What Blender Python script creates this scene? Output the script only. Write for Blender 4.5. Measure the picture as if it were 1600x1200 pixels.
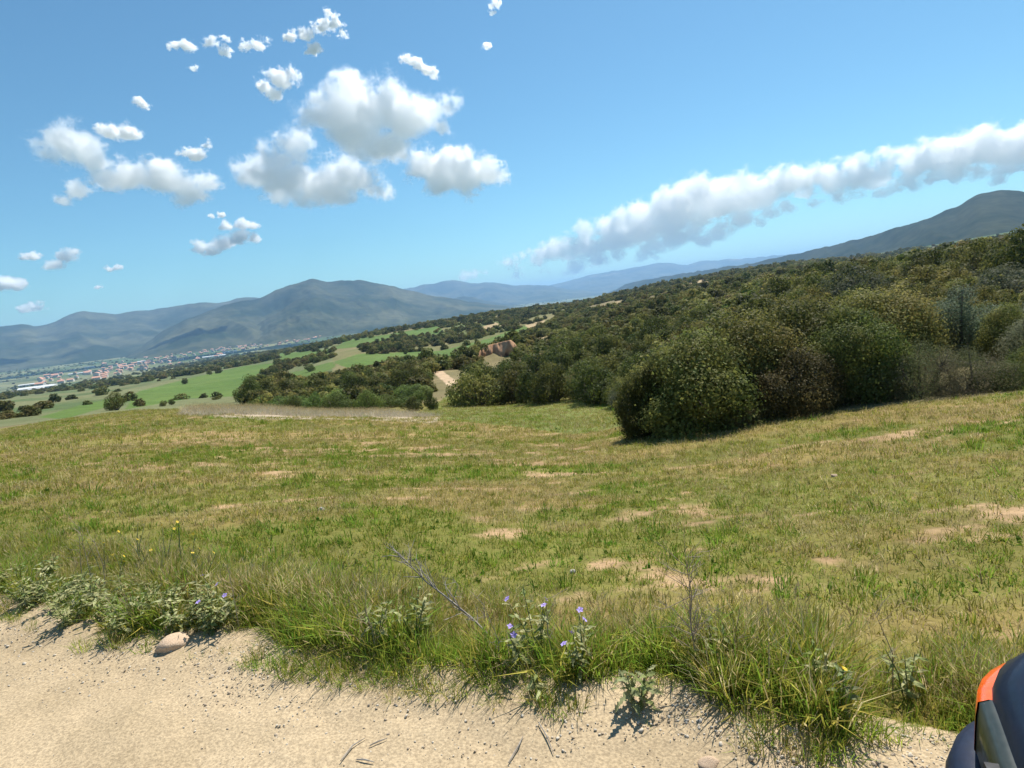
import bpy, math, random
import numpy as np
from mathutils import Vector, Matrix, Quaternion

for o in list(bpy.data.objects): bpy.data.objects.remove(o)
random.seed(7); rng = np.random.default_rng(7)
SC = bpy.context.scene; COL = SC.collection
R = math.radians

# ------------------------------------------------------------------ camera
FPX, PITCH, ROLL, EYE = 953.0, R(8.0), R(6.5), 1.6
fw = np.array([0, math.cos(PITCH), -math.sin(PITCH)])
r0 = np.array([1.0, 0, 0]); u0 = np.array([0, math.sin(PITCH), math.cos(PITCH)])
rt = math.cos(ROLL)*r0 - math.sin(ROLL)*u0
up = math.sin(ROLL)*r0 + math.cos(ROLL)*u0
cam = bpy.data.cameras.new('camera'); camo = bpy.data.objects.new('camera', cam); COL.objects.link(camo)
cam.sensor_fit = 'HORIZONTAL'; cam.sensor_width = 36; cam.lens = 36*FPX/1600
cam.clip_start = 0.05; cam.clip_end = 200000
camo.matrix_world = Matrix(((rt[0], up[0], -fw[0], 0), (rt[1], up[1], -fw[1], 0), (rt[2], up[2], -fw[2], EYE), (0, 0, 0, 1)))
SC.camera = camo

# ------------------------------------------------------------------ sky, sun, exposure
SUN_AZ, SUN_EL = R(32), R(57)          # azimuth measured from the view direction towards the right-hand side
world = bpy.data.worlds.new('World'); SC.world = world; world.use_nodes = True
wn = world.node_tree.nodes; wl = world.node_tree.links
bg = wn['Background']; sky = wn.new('ShaderNodeTexSky'); sky.sky_type = 'NISHITA'; sky.sun_disc = False
sky.sun_elevation = SUN_EL; sky.sun_rotation = SUN_AZ
sky.altitude = 200; sky.air_density = 1.0; sky.dust_density = 0.35; sky.ozone_density = 1.6
tint = wn.new('ShaderNodeMixRGB'); tint.blend_type = 'MULTIPLY'; tint.inputs[0].default_value = 1; tint.inputs[2].default_value = (0.60, 0.94, 1.0, 1)
wl.new(sky.outputs[0], tint.inputs[1]); wl.new(tint.outputs[0], bg.inputs[0]); bg.inputs[1].default_value = 0.085
sl = bpy.data.lights.new('sun', 'SUN'); sl.energy = 5.0; sl.angle = R(0.53); sl.color = (1.0, 0.95, 0.87)
so = bpy.data.objects.new('sun', sl); COL.objects.link(so)
sdir = Vector((math.sin(SUN_AZ)*math.cos(SUN_EL), math.cos(SUN_AZ)*math.cos(SUN_EL), math.sin(SUN_EL)))
so.rotation_euler = sdir.to_track_quat('Z', 'Y').to_euler(); so.location = (30, 40, 90)
vs = SC.view_settings; vs.view_transform = 'Standard'; vs.look = 'None'; vs.exposure = 0.55; vs.gamma = 1.0
vs.use_curve_mapping = False
cy = SC.cycles; cy.max_bounces = 24; cy.diffuse_bounces = 3; cy.glossy_bounces = 2; cy.transmission_bounces = 4
cy.transparent_max_bounces = 8; cy.volume_bounces = 22; cy.caustics_reflective = False; cy.caustics_refractive = False
cy.use_denoising = True

# ------------------------------------------------------------------ pixel geometry (photo is 1600 x 1200)
def ray(px, py):
    px = np.asarray(px, float); py = np.asarray(py, float)
    return fw + rt*((px-800)/FPX)[..., None] + up*((600-py)/FPX)[..., None]
def az_t(px, py):
    d = ray(px, py); h = np.hypot(d[..., 0], d[..., 1])
    return np.arctan2(d[..., 0], d[..., 1]), d[..., 2]/h
def at(px, py, d):
    """point on the pixel's ray at horizontal distance d"""
    v = ray(px, py); h = np.hypot(v[..., 0], v[..., 1])
    return v/h[..., None]*np.asarray(d, float)[..., None] + np.array([0, 0, EYE])
def pix(P):
    P = np.asarray(P, float) - np.array([0, 0, EYE])
    zz = np.maximum(P@fw, 1e-6)
    return 800+FPX*(P@rt)/zz, 600-FPX*(P@up)/zz, P@fw

# ------------------------------------------------------------------ noise
def _hash(ix, iy, s):
    n = (ix*374761393 + iy*668265263 + s*974711) & 0xffffffff
    n = ((n ^ (n >> 13))*1274126177) & 0xffffffff
    return ((n ^ (n >> 16)) & 0xffff)/65535.0
def vnoise(x, y, s=0):
    x = np.asarray(x, float); y = np.asarray(y, float)
    ix = np.floor(x).astype(np.int64); iy = np.floor(y).astype(np.int64)
    fx = x-ix; fy = y-iy; fx = fx*fx*(3-2*fx); fy = fy*fy*(3-2*fy)
    a = _hash(ix, iy, s); b = _hash(ix+1, iy, s); c = _hash(ix, iy+1, s); d = _hash(ix+1, iy+1, s)
    return (a*(1-fx)+b*fx)*(1-fy) + (c*(1-fx)+d*fx)*fy
def fbm(x, y, s=0, o=4, g=0.5):
    v = 0; a = 1; n = 0
    for k in range(o):
        v = v + a*vnoise(x*2**k+17.3*k, y*2**k-9.1*k, s+k); n += a; a *= g
    return v/n
def sstep(a, b, x):
    t = np.clip((x-a)/(b-a), 0, 1); return t*t*(3-2*t)

# ------------------------------------------------------------------ terrain height
A_DIR = np.array([-0.922, 0.386]); N_DIR = np.array([0.386, 0.922])   # along the track, towards the field
def edge_off(s):                                                     # verge line, distance from the camera along N_DIR
    return 2.06 + 0.05*np.sin(s*1.3+0.5) + 0.035*np.sin(s*3.1) + 0.012*(s-0.5)**2/(1+0.1*(s-0.5)**2) + 0.07*(fbm(s*2.3, 0*s, 4, 3)-0.5)
CP = [  # photo pixel and horizontal distance of points on the ground
 (0,800,8.6),(0,760,11.5),(0,720,18),(0,690,32),(0,676,48),(0,664,90),(0,645,220),(0,622,800),
 (200,850,5.9),(200,800,7.4),(200,740,12),(200,690,22),(200,655,40),(200,644,52),(185,640,110),(200,622,250),(200,600,800),(200,586,2000),
 (400,850,5.2),(400,800,6.7),(400,740,11),(400,690,19),(400,660,31),(400,641,40),(400,648,60),(400,622,100),(380,612,210),(420,585,400),(400,568,700),(380,556,2000),
 (300,640,46),(300,632,120),(310,618,230),(300,592,500),
 (600,900,4.1),(600,850,4.9),(600,800,6.2),(600,740,10.5),(600,690,18.5),(600,662,30),(600,648,38),(580,640,60),(560,618,95),(540,600,130),(520,588,190),(480,590,250),(560,560,300),
 (560,545,420),(620,535,480),(600,525,620),(600,519,900),
 (800,900,4.0),(800,850,4.9),(800,800,6.4),(800,760,8.6),(800,720,12.5),(800,690,18),(800,660,29),(800,642,42),(800,626,58),(705,606,75),(690,581,95),(770,566,118),(770,547,124),
 (730,555,210),(650,560,300),(750,530,380),(830,505,450),(650,519,620),(780,492,700),
 (1000,900,3.9),(1000,850,4.8),(1000,800,6.2),(1000,740,9.6),(1000,690,14.3),(900,640,38),(960,640,36),(850,622,52),(1000,600,40),(1000,560,62),(1000,520,110),(1000,490,200),(1000,465,420),(1000,452,900),
 (900,560,85),(900,530,150),(900,500,350),(900,478,700),(960,466,1000),(1090,442,700),
 (1200,900,3.9),(1200,850,4.8),(1200,800,6.1),(1200,740,8.8),(1200,700,11.4),(1180,660,14.8),(1200,600,22),(1200,560,32),(1200,520,48),(1200,490,75),(1200,468,120),(1200,448,200),(1200,425,600),(1200,417,1000),
 (1400,900,4.0),(1400,850,4.8),(1400,800,5.8),(1400,740,7.9),(1400,680,11.5),(1400,630,15.8),(1400,560,24),(1400,500,42),(1400,452,75),(1400,428,110),(1400,426,200),(1400,405,900),
 (1600,900,4.2),(1600,850,5.0),(1600,800,5.9),(1600,740,7.7),(1600,680,10.6),(1600,610,16.6),(1600,560,24),(1600,500,36),(1600,452,55),(1600,418,85),(1600,402,112),(1600,404,200),(1600,380,900),
]
CP = np.array(CP, float)
_a, _t = az_t(CP[:, 0], CP[:, 1]); _d = CP[:, 2]; _z = EYE+_t*_d
ex_a, ex_d, ex_z = [], [], []
for a in np.radians([-50, -42, -34, -26, -18, -10, -2, 5]):
    for d, z in ((3200, -125), (4500, -125), (7000, -125), (12000, -125), (30000, -125)):
        ex_a.append(a); ex_d.append(d); ex_z.append(z)
for a in np.radians([13, 21, 30, 40, 52]):
    k = (math.degrees(a)-13)/39
    for d, z in ((2200, -35+90*k), (4500, -110+100*k), (9000, -125), (30000, -125)):
        ex_a.append(a); ex_d.append(d); ex_z.append(z)
for a in np.radians([-50, -30, -10, 10, 30, 50]):
    for d in (1.2, 2.2): ex_a.append(a); ex_d.append(d); ex_z.append(0.0)
_a = np.concatenate([_a, ex_a]); _d = np.concatenate([_d, ex_d]); _z = np.concatenate([_z, ex_z])
_u = np.degrees(_a)/16.0; _v = np.log(_d); _w = _z/(_d+3.0)
def _K(r): return r**1.5
_n = len(_u); _M = np.zeros((_n+3, _n+3))
_M[:_n, :_n] = _K(np.hypot(_u[:, None]-_u[None], _v[:, None]-_v[None])) - 0.004*np.eye(_n)
_P = np.stack([np.ones(_n), _u, _v], 1); _M[:_n, _n:] = _P; _M[_n:, :_n] = _P.T
_C = np.linalg.solve(_M, np.concatenate([_w, np.zeros(3)]))
def zt(x, y):
    x = np.atleast_1d(np.asarray(x, float)); y = np.atleast_1d(np.asarray(y, float)); shp = x.shape
    x = x.ravel(); y = y.ravel(); out = np.empty(len(x))
    for i in range(0, len(x), 20000):
        xs = x[i:i+20000]; ys = y[i:i+20000]; d = np.maximum(np.hypot(xs, ys), 0.8)
        a = np.clip(np.arctan2(xs, ys), R(-50), R(52)); U = np.degrees(a)/16.0; V = np.log(d)
        w = _K(np.hypot(U[:, None]-_u[None], V[:, None]-_v[None]))@_C[:_n] + _C[_n] + _C[_n+1]*U + _C[_n+2]*V
        z = w*(d+3.0)
        e = xs*N_DIR[0]+ys*N_DIR[1]
        z = z*sstep(2.1, 3.1+0.08*d, e)
        lump = (fbm(xs*0.9, ys*0.9, 11, 4)-0.5)*0.10*sstep(2.2, 4, e)*(1-sstep(40, 90, d))
        lump += (fbm(xs/40, ys/40, 12, 4)-0.5)*3.0*sstep(60, 160, d)*(1-sstep(1500, 2600, d))*sstep(0, 40, e)
        out[i:i+20000] = z + lump
    return out.reshape(shp)
def z1(x, y): return float(zt(x, y)[0])
_hd = np.exp(np.linspace(math.log(1.3), math.log(14000), 900))
def hit(px, py, dmin=1.3, dmax=14000):
    """first point where the pixel's ray meets the ground"""
    a, t = az_t(px, py); a = float(a); t = float(t)
    ds = _hd[(_hd >= dmin) & (_hd <= dmax)]
    g = EYE+t*ds - zt(ds*math.sin(a), ds*math.cos(a))
    k = np.argmax(g < 0)
    d = ds[-1] if not (g < 0).any() else (ds[k] if k == 0 else ds[k-1]+(ds[k]-ds[k-1])*g[k-1]/(g[k-1]-g[k]))
    x, y = d*math.sin(a), d*math.cos(a)
    return Vector((x, y, z1(x, y)))
def gpt(px, d, py=600):
    """ground point at the azimuth of a pixel and a given distance"""
    a = float(az_t(px, py)[0]); x, y = d*math.sin(a), d*math.cos(a); return Vector((x, y, z1(x, y)))
def inpoly(px, py, poly):
    c = np.zeros(np.shape(px), bool); n = len(poly)
    for i in range(n):
        x1, y1 = poly[i]; x2, y2 = poly[(i+1) % n]
        if y1 == y2: continue
        k = (py < max(y1, y2)) & (py >= min(y1, y2)) & (px < (x2-x1)*(py-y1)/(y2-y1)+x1); c ^= k
    return c

# ------------------------------------------------------------------ materials
def mat(name):
    m = bpy.data.materials.new(name); m.use_nodes = True; nt = m.node_tree
    return m, nt, nt.nodes['Principled BSDF'], nt.nodes['Material Output']
def N(nt, t, **k):
    n = nt.nodes.new('ShaderNode'+t)
    for a, v in k.items():
        if a.startswith('i_'): n.inputs[int(a[2:])].default_value = v
        else: setattr(n, a, v)
    return n
def noise_col(nt, scale, c0, c1, lo=0.35, hi=0.65, detail=4, coord='Object', rough=0.6):
    tc = N(nt, 'TexCoord'); nz = N(nt, 'TexNoise'); nz.inputs['Scale'].default_value = scale
    nz.inputs['Detail'].default_value = detail; nz.inputs['Roughness'].default_value = rough
    nt.links.new(tc.outputs[coord], nz.inputs['Vector'])
    r = N(nt, 'ValToRGB'); r.color_ramp.elements[0].position = lo; r.color_ramp.elements[1].position = hi
    r.color_ramp.elements[0].color = (*c0, 1); r.color_ramp.elements[1].color = (*c1, 1)
    nt.links.new(nz.outputs['Fac'], r.inputs[0]); return r, nz
def simple(name, c0, c1=None, scale=8, rough=0.8, bump=0, spec=0.3, coord='Object', bscale=None):
    m, nt, b, o = mat(name); c1 = c1 or tuple(v*1.25 for v in c0)
    r, nz = noise_col(nt, scale, c0, c1, coord=coord); nt.links.new(r.outputs[0], b.inputs['Base Color'])
    b.inputs['Roughness'].default_value = rough; b.inputs['Specular IOR Level'].default_value = spec
    if bump:
        bp = N(nt, 'Bump'); bp.inputs['Strength'].default_value = 1; bp.inputs['Distance'].default_value = bump
        nt.links.new(nz.outputs['Fac'], bp.inputs['Height']); nt.links.new(bp.outputs[0], b.inputs['Normal'])
    return m
def leafy(name, tint=(1, 1, 1), var=0.35, hue=0.03, trans=0.3, rough=0.65, spec=0.25):
    """leaf colour from the vertex colour 'col', varied from one plant to the next"""
    m, nt, b, o = mat(name)
    at_ = N(nt, 'Attribute', attribute_name='col'); oi = N(nt, 'ObjectInfo')
    hs = N(nt, 'HueSaturation')
    mr = N(nt, 'MapRange'); mr.inputs[3].default_value = 1-var; mr.inputs[4].default_value = 1+var
    nt.links.new(oi.outputs['Random'], mr.inputs[0]); nt.links.new(mr.outputs[0], hs.inputs['Value'])
    ml = N(nt, 'Math', operation='MULTIPLY'); ml.inputs[1].default_value = 7.13
    fr = N(nt, 'Math', operation='FRACT'); mh = N(nt, 'MapRange'); mh.inputs[3].default_value = 0.5-hue; mh.inputs[4].default_value = 0.5+hue
    nt.links.new(oi.outputs['Random'], ml.inputs[0]); nt.links.new(ml.outputs[0], fr.inputs[0]); nt.links.new(fr.outputs[0], mh.inputs[0])
    nt.links.new(mh.outputs[0], hs.inputs['Hue'])
    mx = N(nt, 'MixRGB', blend_type='MULTIPLY'); mx.inputs[0].default_value = 1; mx.inputs[2].default_value = (*tint, 1)
    nt.links.new(at_.outputs['Color'], mx.inputs[1]); nt.links.new(mx.outputs[0], hs.inputs['Color'])
    nt.links.new(hs.outputs[0], b.inputs['Base Color'])
    b.inputs['Roughness'].default_value = rough; b.inputs['Specular IOR Level'].default_value = spec
    tr = N(nt, 'BsdfTranslucent'); nt.links.new(hs.outputs[0], tr.inputs[0])
    ms = N(nt, 'MixShader'); ms.inputs[0].default_value = trans
    nt.links.new(b.outputs[0], ms.inputs[1]); nt.links.new(tr.outputs[0], ms.inputs[2]); nt.links.new(ms.outputs[0], o.inputs['Surface'])
    return m
M = {}
M['leaf'] = leafy('leaf', var=0.42, hue=0.018, spec=0.15, trans=0.45); M['grass'] = leafy('grass', var=0.28, hue=0.02, trans=0.5, spec=0.12)
M['bark'] = simple('bark', (0.07, 0.055, 0.04), (0.16, 0.13, 0.10), 14, 0.9, 0.01)
M['drywood'] = simple('drywood', (0.20, 0.17, 0.14), (0.36, 0.32, 0.27), 40, 0.9)
M['drystem'] = simple('drystem', (0.22, 0.17, 0.12), (0.40, 0.33, 0.24), 30, 0.9)
M['greenstem'] = simple('greenstem', (0.10, 0.13, 0.05), (0.18, 0.20, 0.08), 30, 0.7)
M['purple'] = simple('petal_purple', (0.30, 0.20, 0.55), (0.50, 0.40, 0.75), 60, 0.6)
M['yellow'] = simple('petal_yellow', (0.75, 0.50, 0.03), (0.85, 0.65, 0.08), 60, 0.6)
M['stone'] = simple('stone', (0.36, 0.32, 0.28), (0.60, 0.56, 0.50), 22, 0.85, 0.004)
M['stone_tan'] = simple('stone_tan', (0.45, 0.31, 0.20), (0.62, 0.47, 0.33), 14, 0.85, 0.004)

# ground: colour comes from a per-vertex survey of what grows where, plus grain
def ground_mat():
    m, nt, b, o = mat('ground')
    at_ = N(nt, 'Attribute', attribute_name='gcol'); tc = N(nt, 'TexCoord')
    def nz(s, d=5, r=0.65):
        n = N(nt, 'TexNoise'); n.inputs['Scale'].default_value = s; n.inputs['Detail'].default_value = d; n.inputs['Roughness'].default_value = r
        nt.links.new(tc.outputs['Object'], n.inputs['Vector']); return n
    a = nz(7.0, 6, 0.7); c = nz(0.35, 5); e = nz(0.02, 5)
    def val(n, lo, hi):
        r = N(nt, 'MapRange'); r.inputs[1].default_value = 0.3; r.inputs[2].default_value = 0.7; r.inputs[3].default_value = lo; r.inputs[4].default_value = hi
        nt.links.new(n.outputs['Fac'], r.inputs[0]); return r
    v1 = val(a, 0.7, 1.3); v2 = val(c, 0.82, 1.18); v3 = val(e, 0.88, 1.12)
    m1 = N(nt, 'Math', operation='MULTIPLY'); m2 = N(nt, 'Math', operation='MULTIPLY')
    nt.links.new(v1.outputs[0], m1.inputs[0]); nt.links.new(v2.outputs[0], m1.inputs[1])
    nt.links.new(m1.outputs[0], m2.inputs[0]); nt.links.new(v3.outputs[0], m2.inputs[1])
    hs = N(nt, 'HueSaturation'); nt.links.new(at_.outputs['Color'], hs.inputs['Color']); nt.links.new(m2.outputs[0], hs.inputs['Value'])
    nt.links.new(hs.outputs[0], b.inputs['Base Color']); b.inputs['Roughness'].default_value = 0.95; b.inputs['Specular IOR Level'].default_value = 0.1
    bp = N(nt, 'Bump'); bp.inputs['Strength'].default_value = 0.8; bp.inputs['Distance'].default_value = 0.03
    nt.links.new(a.outputs['Fac'], bp.inputs['Height']); nt.links.new(bp.outputs[0], b.inputs['Normal'])
    return m
M['ground'] = ground_mat()
def road_mat():
    m, nt, b, o = mat('road')
    r, nz = noise_col(nt, 1.3, (0.34, 0.265, 0.165), (0.52, 0.41, 0.27), 0.3, 0.7, 8)
    r2, nz2 = noise_col(nt, 85, (0.72, 0.70, 0.68), (1.18, 1.16, 1.12), 0.35, 0.65, 3)
    mx = N(nt, 'MixRGB', blend_type='MULTIPLY'); mx.inputs[0].default_value = 1
    nt.links.new(r.outputs[0], mx.inputs[1]); nt.links.new(r2.outputs[0], mx.inputs[2]); nt.links.new(mx.outputs[0], b.inputs['Base Color'])
    b.inputs['Roughness'].default_value = 0.95; b.inputs['Specular IOR Level'].default_value = 0.1
    bp = N(nt, 'Bump'); bp.inputs['Strength'].default_value = 0.7; bp.inputs['Distance'].default_value = 0.006
    nt.links.new(nz2.outputs['Fac'], bp.inputs['Height']); nt.links.new(bp.outputs[0], b.inputs['Normal'])
    return m
M['road'] = road_mat()

# ------------------------------------------------------------------ object helpers
def mesh_from(name, V, F, cols=None, smooth=False):
    """V (n,3), F list/array of faces, cols (n,3) -> mesh"""
    me = bpy.data.meshes.new(name); V = np.asarray(V, np.float32)
    if isinstance(F, np.ndarray):
        k = F.shape[1]; me.vertices.add(len(V)); me.vertices.foreach_set('co', V.ravel())
        me.loops.add(F.size); me.loops.foreach_set('vertex_index', F.ravel().astype(np.int32))
        me.polygons.add(len(F)); me.polygons.foreach_set('loop_start', np.arange(0, F.size, k, dtype=np.int32))
        me.update(calc_edges=True); me.validate()
    else:
        me.from_pydata([tuple(map(float, v)) for v in V], [], [tuple(map(int, f)) for f in F]); me.update()
    if cols is not None:
        ca = me.color_attributes.new('col', 'FLOAT_COLOR', 'POINT')
        c4 = np.ones((len(V), 4), np.float32); c4[:, :3] = cols; ca.data.foreach_set('color', c4.ravel())
    if smooth: me.polygons.foreach_set('use_smooth', np.ones(len(me.polygons), bool))
    return me
def link(name, me, m=None, parent=None, loc=None, **props):
    o = bpy.data.objects.new(name, me); COL.objects.link(o)
    if m is not None and me is not None and len(me.materials) == 0: me.materials.append(m)
    if parent is not None: o.parent = parent
    if loc is not None: o.location = loc
    for k, v in props.items(): o[k] = v
    return o
def thing(name, label, cat, loc=(0, 0, 0), group=None, rz=0, sc=1.0):
    o = link(name, None, loc=loc, label=label, category=cat); o.rotation_euler.z = rz; o.scale = (sc, sc, sc)
    o.empty_display_size = 0.1
    if group: o['group'] = group
    return o
class MB:
    def __init__(s): s.v = []; s.f = []; s.c = []; s.n = 0
    def add(s, V, F, c=(1, 1, 1)):
        V = np.asarray(V, float); s.v.append(V); s.f += [[i+s.n for i in q] for q in F]; s.n += len(V)
        s.c.append(np.broadcast_to(np.asarray(c, float), (len(V), 3)))
    def tube(s, pts, rad, k=5, c=(1, 1, 1)):
        pts = [Vector(p) for p in pts]; V = []; F = []
        n = len(pts); rad = rad if hasattr(rad, '__len__') else [rad]*n
        for i, p in enumerate(pts):
            d = (pts[min(i+1, n-1)]-pts[max(i-1, 0)]).normalized()
            a = d.orthogonal().normalized() if i == 0 else (a-d*a.dot(d)).normalized()
            b = d.cross(a)
            for j in range(k):
                w = 2*math.pi*j/k; V.append(p+(a*math.cos(w)+b*math.sin(w))*rad[i])
        for i in range(n-1):
            for j in range(k): F.append((i*k+j, i*k+(j+1) % k, (i+1)*k+(j+1) % k, (i+1)*k+j))
        F.append(tuple(range(k))[::-1]); F.append(tuple(range((n-1)*k, n*k)))
        s.add([tuple(v) for v in V], F, c)
    def box(s, lo, hi, c=(1, 1, 1)):
        x0, y0, z0 = lo; x1, y1, z1_ = hi
        s.add([(x0,y0,z0),(x1,y0,z0),(x1,y1,z0),(x0,y1,z0),(x0,y0,z1_),(x1,y0,z1_),(x1,y1,z1_),(x0,y1,z1_)],
              [(0,3,2,1),(4,5,6,7),(0,1,5,4),(1,2,6,5),(2,3,7,6),(3,0,4,7)], c)
    def mesh(s, name, smooth=False): return mesh_from(name, np.concatenate(s.v), s.f, np.concatenate(s.c), smooth)

# ------------------------------------------------------------------ where things grow, as areas of the photograph's ground
FIELD_R = [(400,652),(560,652),(690,656),(800,668),(960,690),(1100,676),(1250,652),(1400,632),(1500,622),(1700,600),(1900,1400),(-300,1400),(-300,700),(0,672),(100,655),(200,642),(290,640)]
MEADOW = [(690,625),(715,608),(740,632),(860,628),(900,622),(975,640),(985,672),(960,690),(820,668),(690,656),(640,654)]
MOUND = [(285,648),(300,628),(400,634),(480,640),(560,642),(690,652),(680,662),(560,655),(400,655)]
GREEN = [[(195,640),(215,612),(300,590),(380,572),(440,566),(410,590),(398,618),(300,622)],
         [(445,596),(455,583),(520,565),(525,572),(480,596)],
         [(520,566),(560,553),(690,548),(760,530),(830,506),(845,512),(800,535),(760,548),(690,566),(600,572),(540,574)],
         [(520,546),(540,532),(620,520),(690,508),(690,520),(625,530),(560,542)],
         [(425,560),(440,552),(520,545),(515,553),(450,566)],
         [(60,652),(130,632),(220,612),(215,622),(100,655)]]
TAN = [[(444,596),(470,600),(485,590),(475,600),(440,592)],[(596,568),(612,566),(612,575),(600,578)],[(820,508),(850,500),(858,508),(830,518)],[(800,536),(870,520),(880,530),(815,542)],
       [(930,480),(968,470),(970,478),(940,484)],[(1048,448),(1100,436),(1118,444),(1060,452)],[(945,506),(980,498),(978,504),(950,510)],[(1010,468),(1042,465),(1040,472),(1012,475)],
       [(750,512),(775,503),(785,512),(760,520)],[(1310,404),(1345,396),(1345,402),(1312,410)],[(1250,436),(1285,426),(1285,438),(1255,444)]]
PATH = [(667,571),(679,570),(700,586),(722,602),(717,612),(702,604),(686,590)]
def patchy(x, y):
    """0 bare soil ... 1 well grown, streaked along the plough lines"""
    c, s_ = math.cos(R(-14)), math.sin(R(-14)); a = x*c-y*s_; b = x*s_+y*c
    n = 0.45*fbm(a*0.7, b*1.5, 31, 4, 0.6)+0.55*fbm(a*1.9, b*3.6, 37, 4, 0.6)
    big = fbm(x/9, y/9, 40, 3)
    return n+0.16*(big-0.5)+0.075-0.085*np.exp(-((np.hypot(x, y)-17)/7)**2)*(x < 3)
def ground_colour(x, y, z):
    px, py, dep = pix(np.stack([x, y, z], -1)); d = np.hypot(x, y); ok = dep > 0.3
    n1 = fbm(x/1.1, y/1.1, 3, 4)[..., None]; n2 = fbm(x/6, y/6, 5, 4)[..., None]; n3 = fbm(x/30, y/30, 6, 4)[..., None]
    def mixc(a, b, t): return np.array(a)*(1-t)+np.array(b)*t
    C = mixc((0.13, 0.115, 0.05), (0.24, 0.19, 0.10), np.clip(n2*1.6-0.3, 0, 1))          # dry scrub floor
    C = np.where((d > 1500)[..., None], mixc((0.075, 0.115, 0.045), (0.21, 0.21, 0.10), sstep(0.35, 0.65, fbm(x/260, y/420, 8, 3))[..., None]), C)
    fld = np.where((d > 1200)[..., None], (np.floor(fbm(x/300, y/500, 9, 2)*14) % 2)[..., None]*0.35, 0)
    C = C*(1-fld*0.6)
    C = np.where((ok & (px < 520) & (d > 70) & (d <= 1500))[..., None], mixc((0.085, 0.12, 0.045), (0.155, 0.16, 0.075), sstep(0.35, 0.65, fbm(x/45, y/90, 19, 3))[..., None]), C)
    C = np.where((ok & (px >= 520) & (px < 880) & (d > 130) & (d < 1500))[..., None], mixc((0.10, 0.125, 0.04), (0.19, 0.165, 0.075), sstep(0.3, 0.7, fbm(x/35, y/60, 29, 3))[..., None]), C)
    f = (ok & (inpoly(px, py, FIELD_R) | (px < 1000)) & (d < 60)) | ((d < 75) & ~ok)
    p = patchy(x, y)[..., None]
    grn = mixc((0.14, 0.142, 0.032), (0.21, 0.178, 0.054), np.clip(n2*2-0.5, 0, 1))
    rightish = sstep(2, 9, x)[..., None]*sstep(0, 30, d)[..., None]
    grn = mixc(grn, np.array((0.105, 0.14, 0.035)), 0.6*rightish)
    soil = mixc((0.29, 0.185, 0.095), (0.42, 0.285, 0.16), n1)
    grn = mixc(grn, np.array((0.27, 0.175, 0.07)), 0.55*sstep(0.5, 0.72, fbm(x/2.6, y/1.5, 46, 4)[..., None]))
    F_ = mixc(soil, grn, sstep(0.36, 0.47, p))
    yel = sstep(38, 46, d)[..., None]*(1-sstep(-4, 0, x))[..., None]
    F_ = mixc(F_, np.array((0.20, 0.185, 0.05)), 0.65*yel)
    dryb = sstep(13, 24, d)[..., None]*(1-sstep(36, 44, d))[..., None]*(1-sstep(4, 8, x))[..., None]*sstep(0.3, 0.6, fbm(x/7, y/3, 44, 3))[..., None]
    F_ = mixc(F_, np.array((0.30, 0.205, 0.085)), 0.7*dryb)
    C = np.where(f[..., None], F_, C)
    k = ok & inpoly(px, py, MEADOW) & (d > 20) & (d < 90); C = np.where(k[..., None], mixc((0.12, 0.16, 0.035), (0.18, 0.19, 0.055), n2), C)
    k = ok & inpoly(px, py, MOUND) & (d > 25) & (d < 62); C = np.where(k[..., None], mixc((0.32, 0.265, 0.185), (0.44, 0.35, 0.25), n1), C)
    for g in GREEN:
        k = ok & inpoly(px, py, g) & (d > 70) & (d < 1600); C = np.where(k[..., None], mixc((0.075, 0.135, 0.028), (0.115, 0.16, 0.04), n3), C)
    for g in TAN:
        k = ok & inpoly(px, py, g) & (d > 60); C = np.where(k[..., None], mixc((0.30, 0.23, 0.12), (0.42, 0.31, 0.18), n2), C)
    k = ok & inpoly(px, py, PATH) & (d > 55) & (d < 140); C = np.where(k[..., None], mixc((0.40, 0.28, 0.17), (0.50, 0.38, 0.25), n1), C)
    return C

# ------------------------------------------------------------------ ground sheet, one sheet out to the horizon
azs = np.radians(np.concatenate([np.linspace(-180, -56, 42)[:-1], np.linspace(-56, 56, 720), np.linspace(56, 180, 42)[1:]]))
rings = np.exp(np.concatenate([np.linspace(math.log(0.5), math.log(1.6), 8)[:-1], np.linspace(math.log(1.6), math.log(1200), 430)[:-1], np.linspace(math.log(1200), math.log(30000), 70)]))
GA, GR = np.meshgrid(azs, rings); gx = GR*np.sin(GA); gy = GR*np.cos(GA); gz = zt(gx, gy)
ge = gx*N_DIR[0]+gy*N_DIR[1]
gz = gz - 0.06*(1-sstep(1.9, 2.35, ge))*(1-sstep(150, 400, GR))            # the track's bed
GC = ground_colour(gx, gy, gz)
nr, na = gx.shape
idx = np.arange(nr*na).reshape(nr, na)
Fq = np.stack([idx[:-1, :-1], idx[:-1, 1:], idx[1:, 1:], idx[1:, :-1]], -1).reshape(-1, 4)[:, ::-1]
V = np.stack([gx, gy, gz], -1).reshape(-1, 3)
gm = mesh_from('ground', V, np.ascontiguousarray(Fq), smooth=True)
ca = gm.color_attributes.new('gcol', 'FLOAT_COLOR', 'POINT'); c4 = np.ones((len(V), 4), np.float32); c4[:, :3] = GC.reshape(-1, 3); ca.data.foreach_set('color', c4.ravel())
ground = link('ground', gm, M['ground'], kind='structure')

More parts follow.
